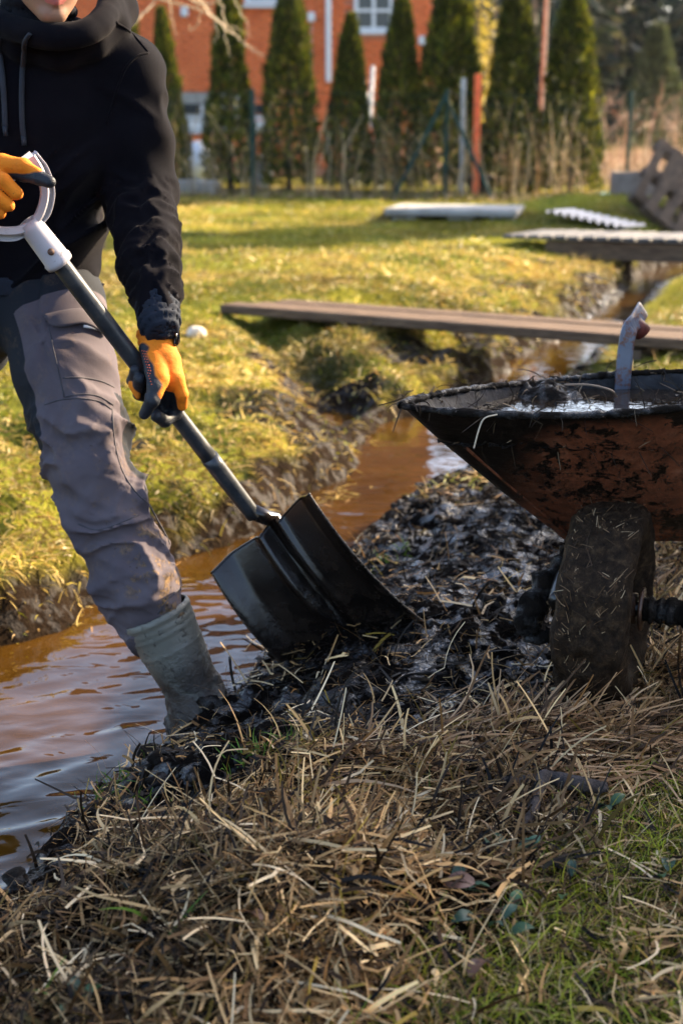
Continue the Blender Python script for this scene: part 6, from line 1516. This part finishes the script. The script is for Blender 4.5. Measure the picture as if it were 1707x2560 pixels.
# mud clods
q = place(520, (-0.8, 1.0), (1.8, 4.8), lambda x, y, z, mud, gr, n, f: (n > -0.02) * mud * (0.4 + 0.6 * (n < 0.1)))
ico = MB().ball((0, 0, 0), 1.0, 5); bv = np.array(ico.v[0]); bf4 = np.array([f for f in ico.f if len(f) == 4]); bf3 = np.array([f for f in ico.f if len(f) == 3])
V = []; F4 = []; F3 = []
for i, p in enumerate(q):
    s_ = 0.004 + 0.016 * RNG.uniform() ** 3; d = bv * (1 + 0.75 * vnoise(bv[:, 0] * 1.7 + i, bv[:, 1] * 1.7, bv[:, 2] * 1.7, 3)[:, None]) * s_ * RNG.uniform(0.5, 1.6, 3) * np.array([1, 1, 0.6])
    V.append(d + p[:3] + np.array([0, 0, s_ * 0.2])); F4.append(bf4 + i * len(bv)); F3.append(bf3 + i * len(bv))
tag(obj('mud_clods', mesh_np('mud_clods', np.concatenate(V), [np.concatenate(F4), np.concatenate(F3)], smooth=True), M_muck), 'wet black clods of dug mud along the near bank', 'mud', kind='stuff')
# fresh green blades near the water and scattered in the straw
def blades_px(name, label, spots, n, L, Wd, cols, spread):
    rt = []
    for u, v in spots:
        p = ground_px(u, v); rt.append(p + RNG.normal(0, spread, (n, 3)) * np.array([1, 1, 0]))
    rt = np.concatenate(rt); rt[:, 2] = height(rt[:, 0], rt[:, 1]); N = len(rt)
    return tag(obj(name, ribbons(name, rt, dirs(N, 0.6, 2.2), dirs(N, -0.9, -0.1), RNG.uniform(0.5, 1.1, N) * L, RNG.uniform(0.7, 1.2, N) * Wd, pick(N, cols), 5, 0.95), M_blade), label, 'grass', kind='stuff')
GR = [(0.10, 0.20, 0.02), (0.14, 0.23, 0.03), (0.08, 0.15, 0.02)]
blades_px('fresh_grass', 'fresh green grass blades scattered along the near waterline', [(265, 1985), (290, 1960), (330, 1915), (640, 1890), (720, 1860), (130, 2060), (590, 1900), (350, 2010), (960, 1400), (1000, 1380), (1050, 1210), (900, 1430)], 14, 0.05, 0.0028, GR, 0.02)
blades_px('loose_green_leaf', 'single long green leaves lying in the foreground straw', [(395, 2290), (430, 2300), (140, 2510), (1090, 2030), (1030, 2135)], 2, 0.09, 0.005, GR, 0.015)
# straw floating on the water
n = 60; pts = np.array([PZ(u + RNG.normal(0, 35), v + RNG.normal(0, 14), WATER_Z + 0.003) for u, v in [(840, 1240), (870, 1225), (285, 1490), (180, 1560), (380, 1440), (640, 1330)] for _ in range(10)])
d0 = dirs(n, -0.02, 0.1)
tag(obj('floating_straw', ribbons('floating_straw', pts, d0, dirs(n, 0, 0.02) * 0.6, RNG.uniform(0.02, 0.10, n), RNG.uniform(0.002, 0.004, n), pick(n, [(0.45, 0.30, 0.09), (0.30, 0.24, 0.05), (0.40, 0.22, 0.08)]), 4, 0.5, 0.2, nrm(np.cross(d0, np.array([0, 0, 1.0])))), M_straw), 'yellow straw bits floating on the ditch water', 'straw', kind='stuff')

# ------------------------------------------------------------------ air between camera and the wood
hz_ = NT('haze_mat'); hz_.n.remove(hz_.b); pv_ = hz_.node('ShaderNodeVolumePrincipled')
pv_.inputs['Color'].default_value = (0.80, 0.88, 1.0, 1); pv_.inputs['Density'].default_value = 0.00009; pv_.inputs['Anisotropy'].default_value = 0.3
hz_.link(pv_.outputs[0], hz_.n['Material Output'].inputs['Volume'])
tag(MB().box((0, 60, 10.5), (420, 300, 24)).build('haze', hz_.m), kind='stuff')
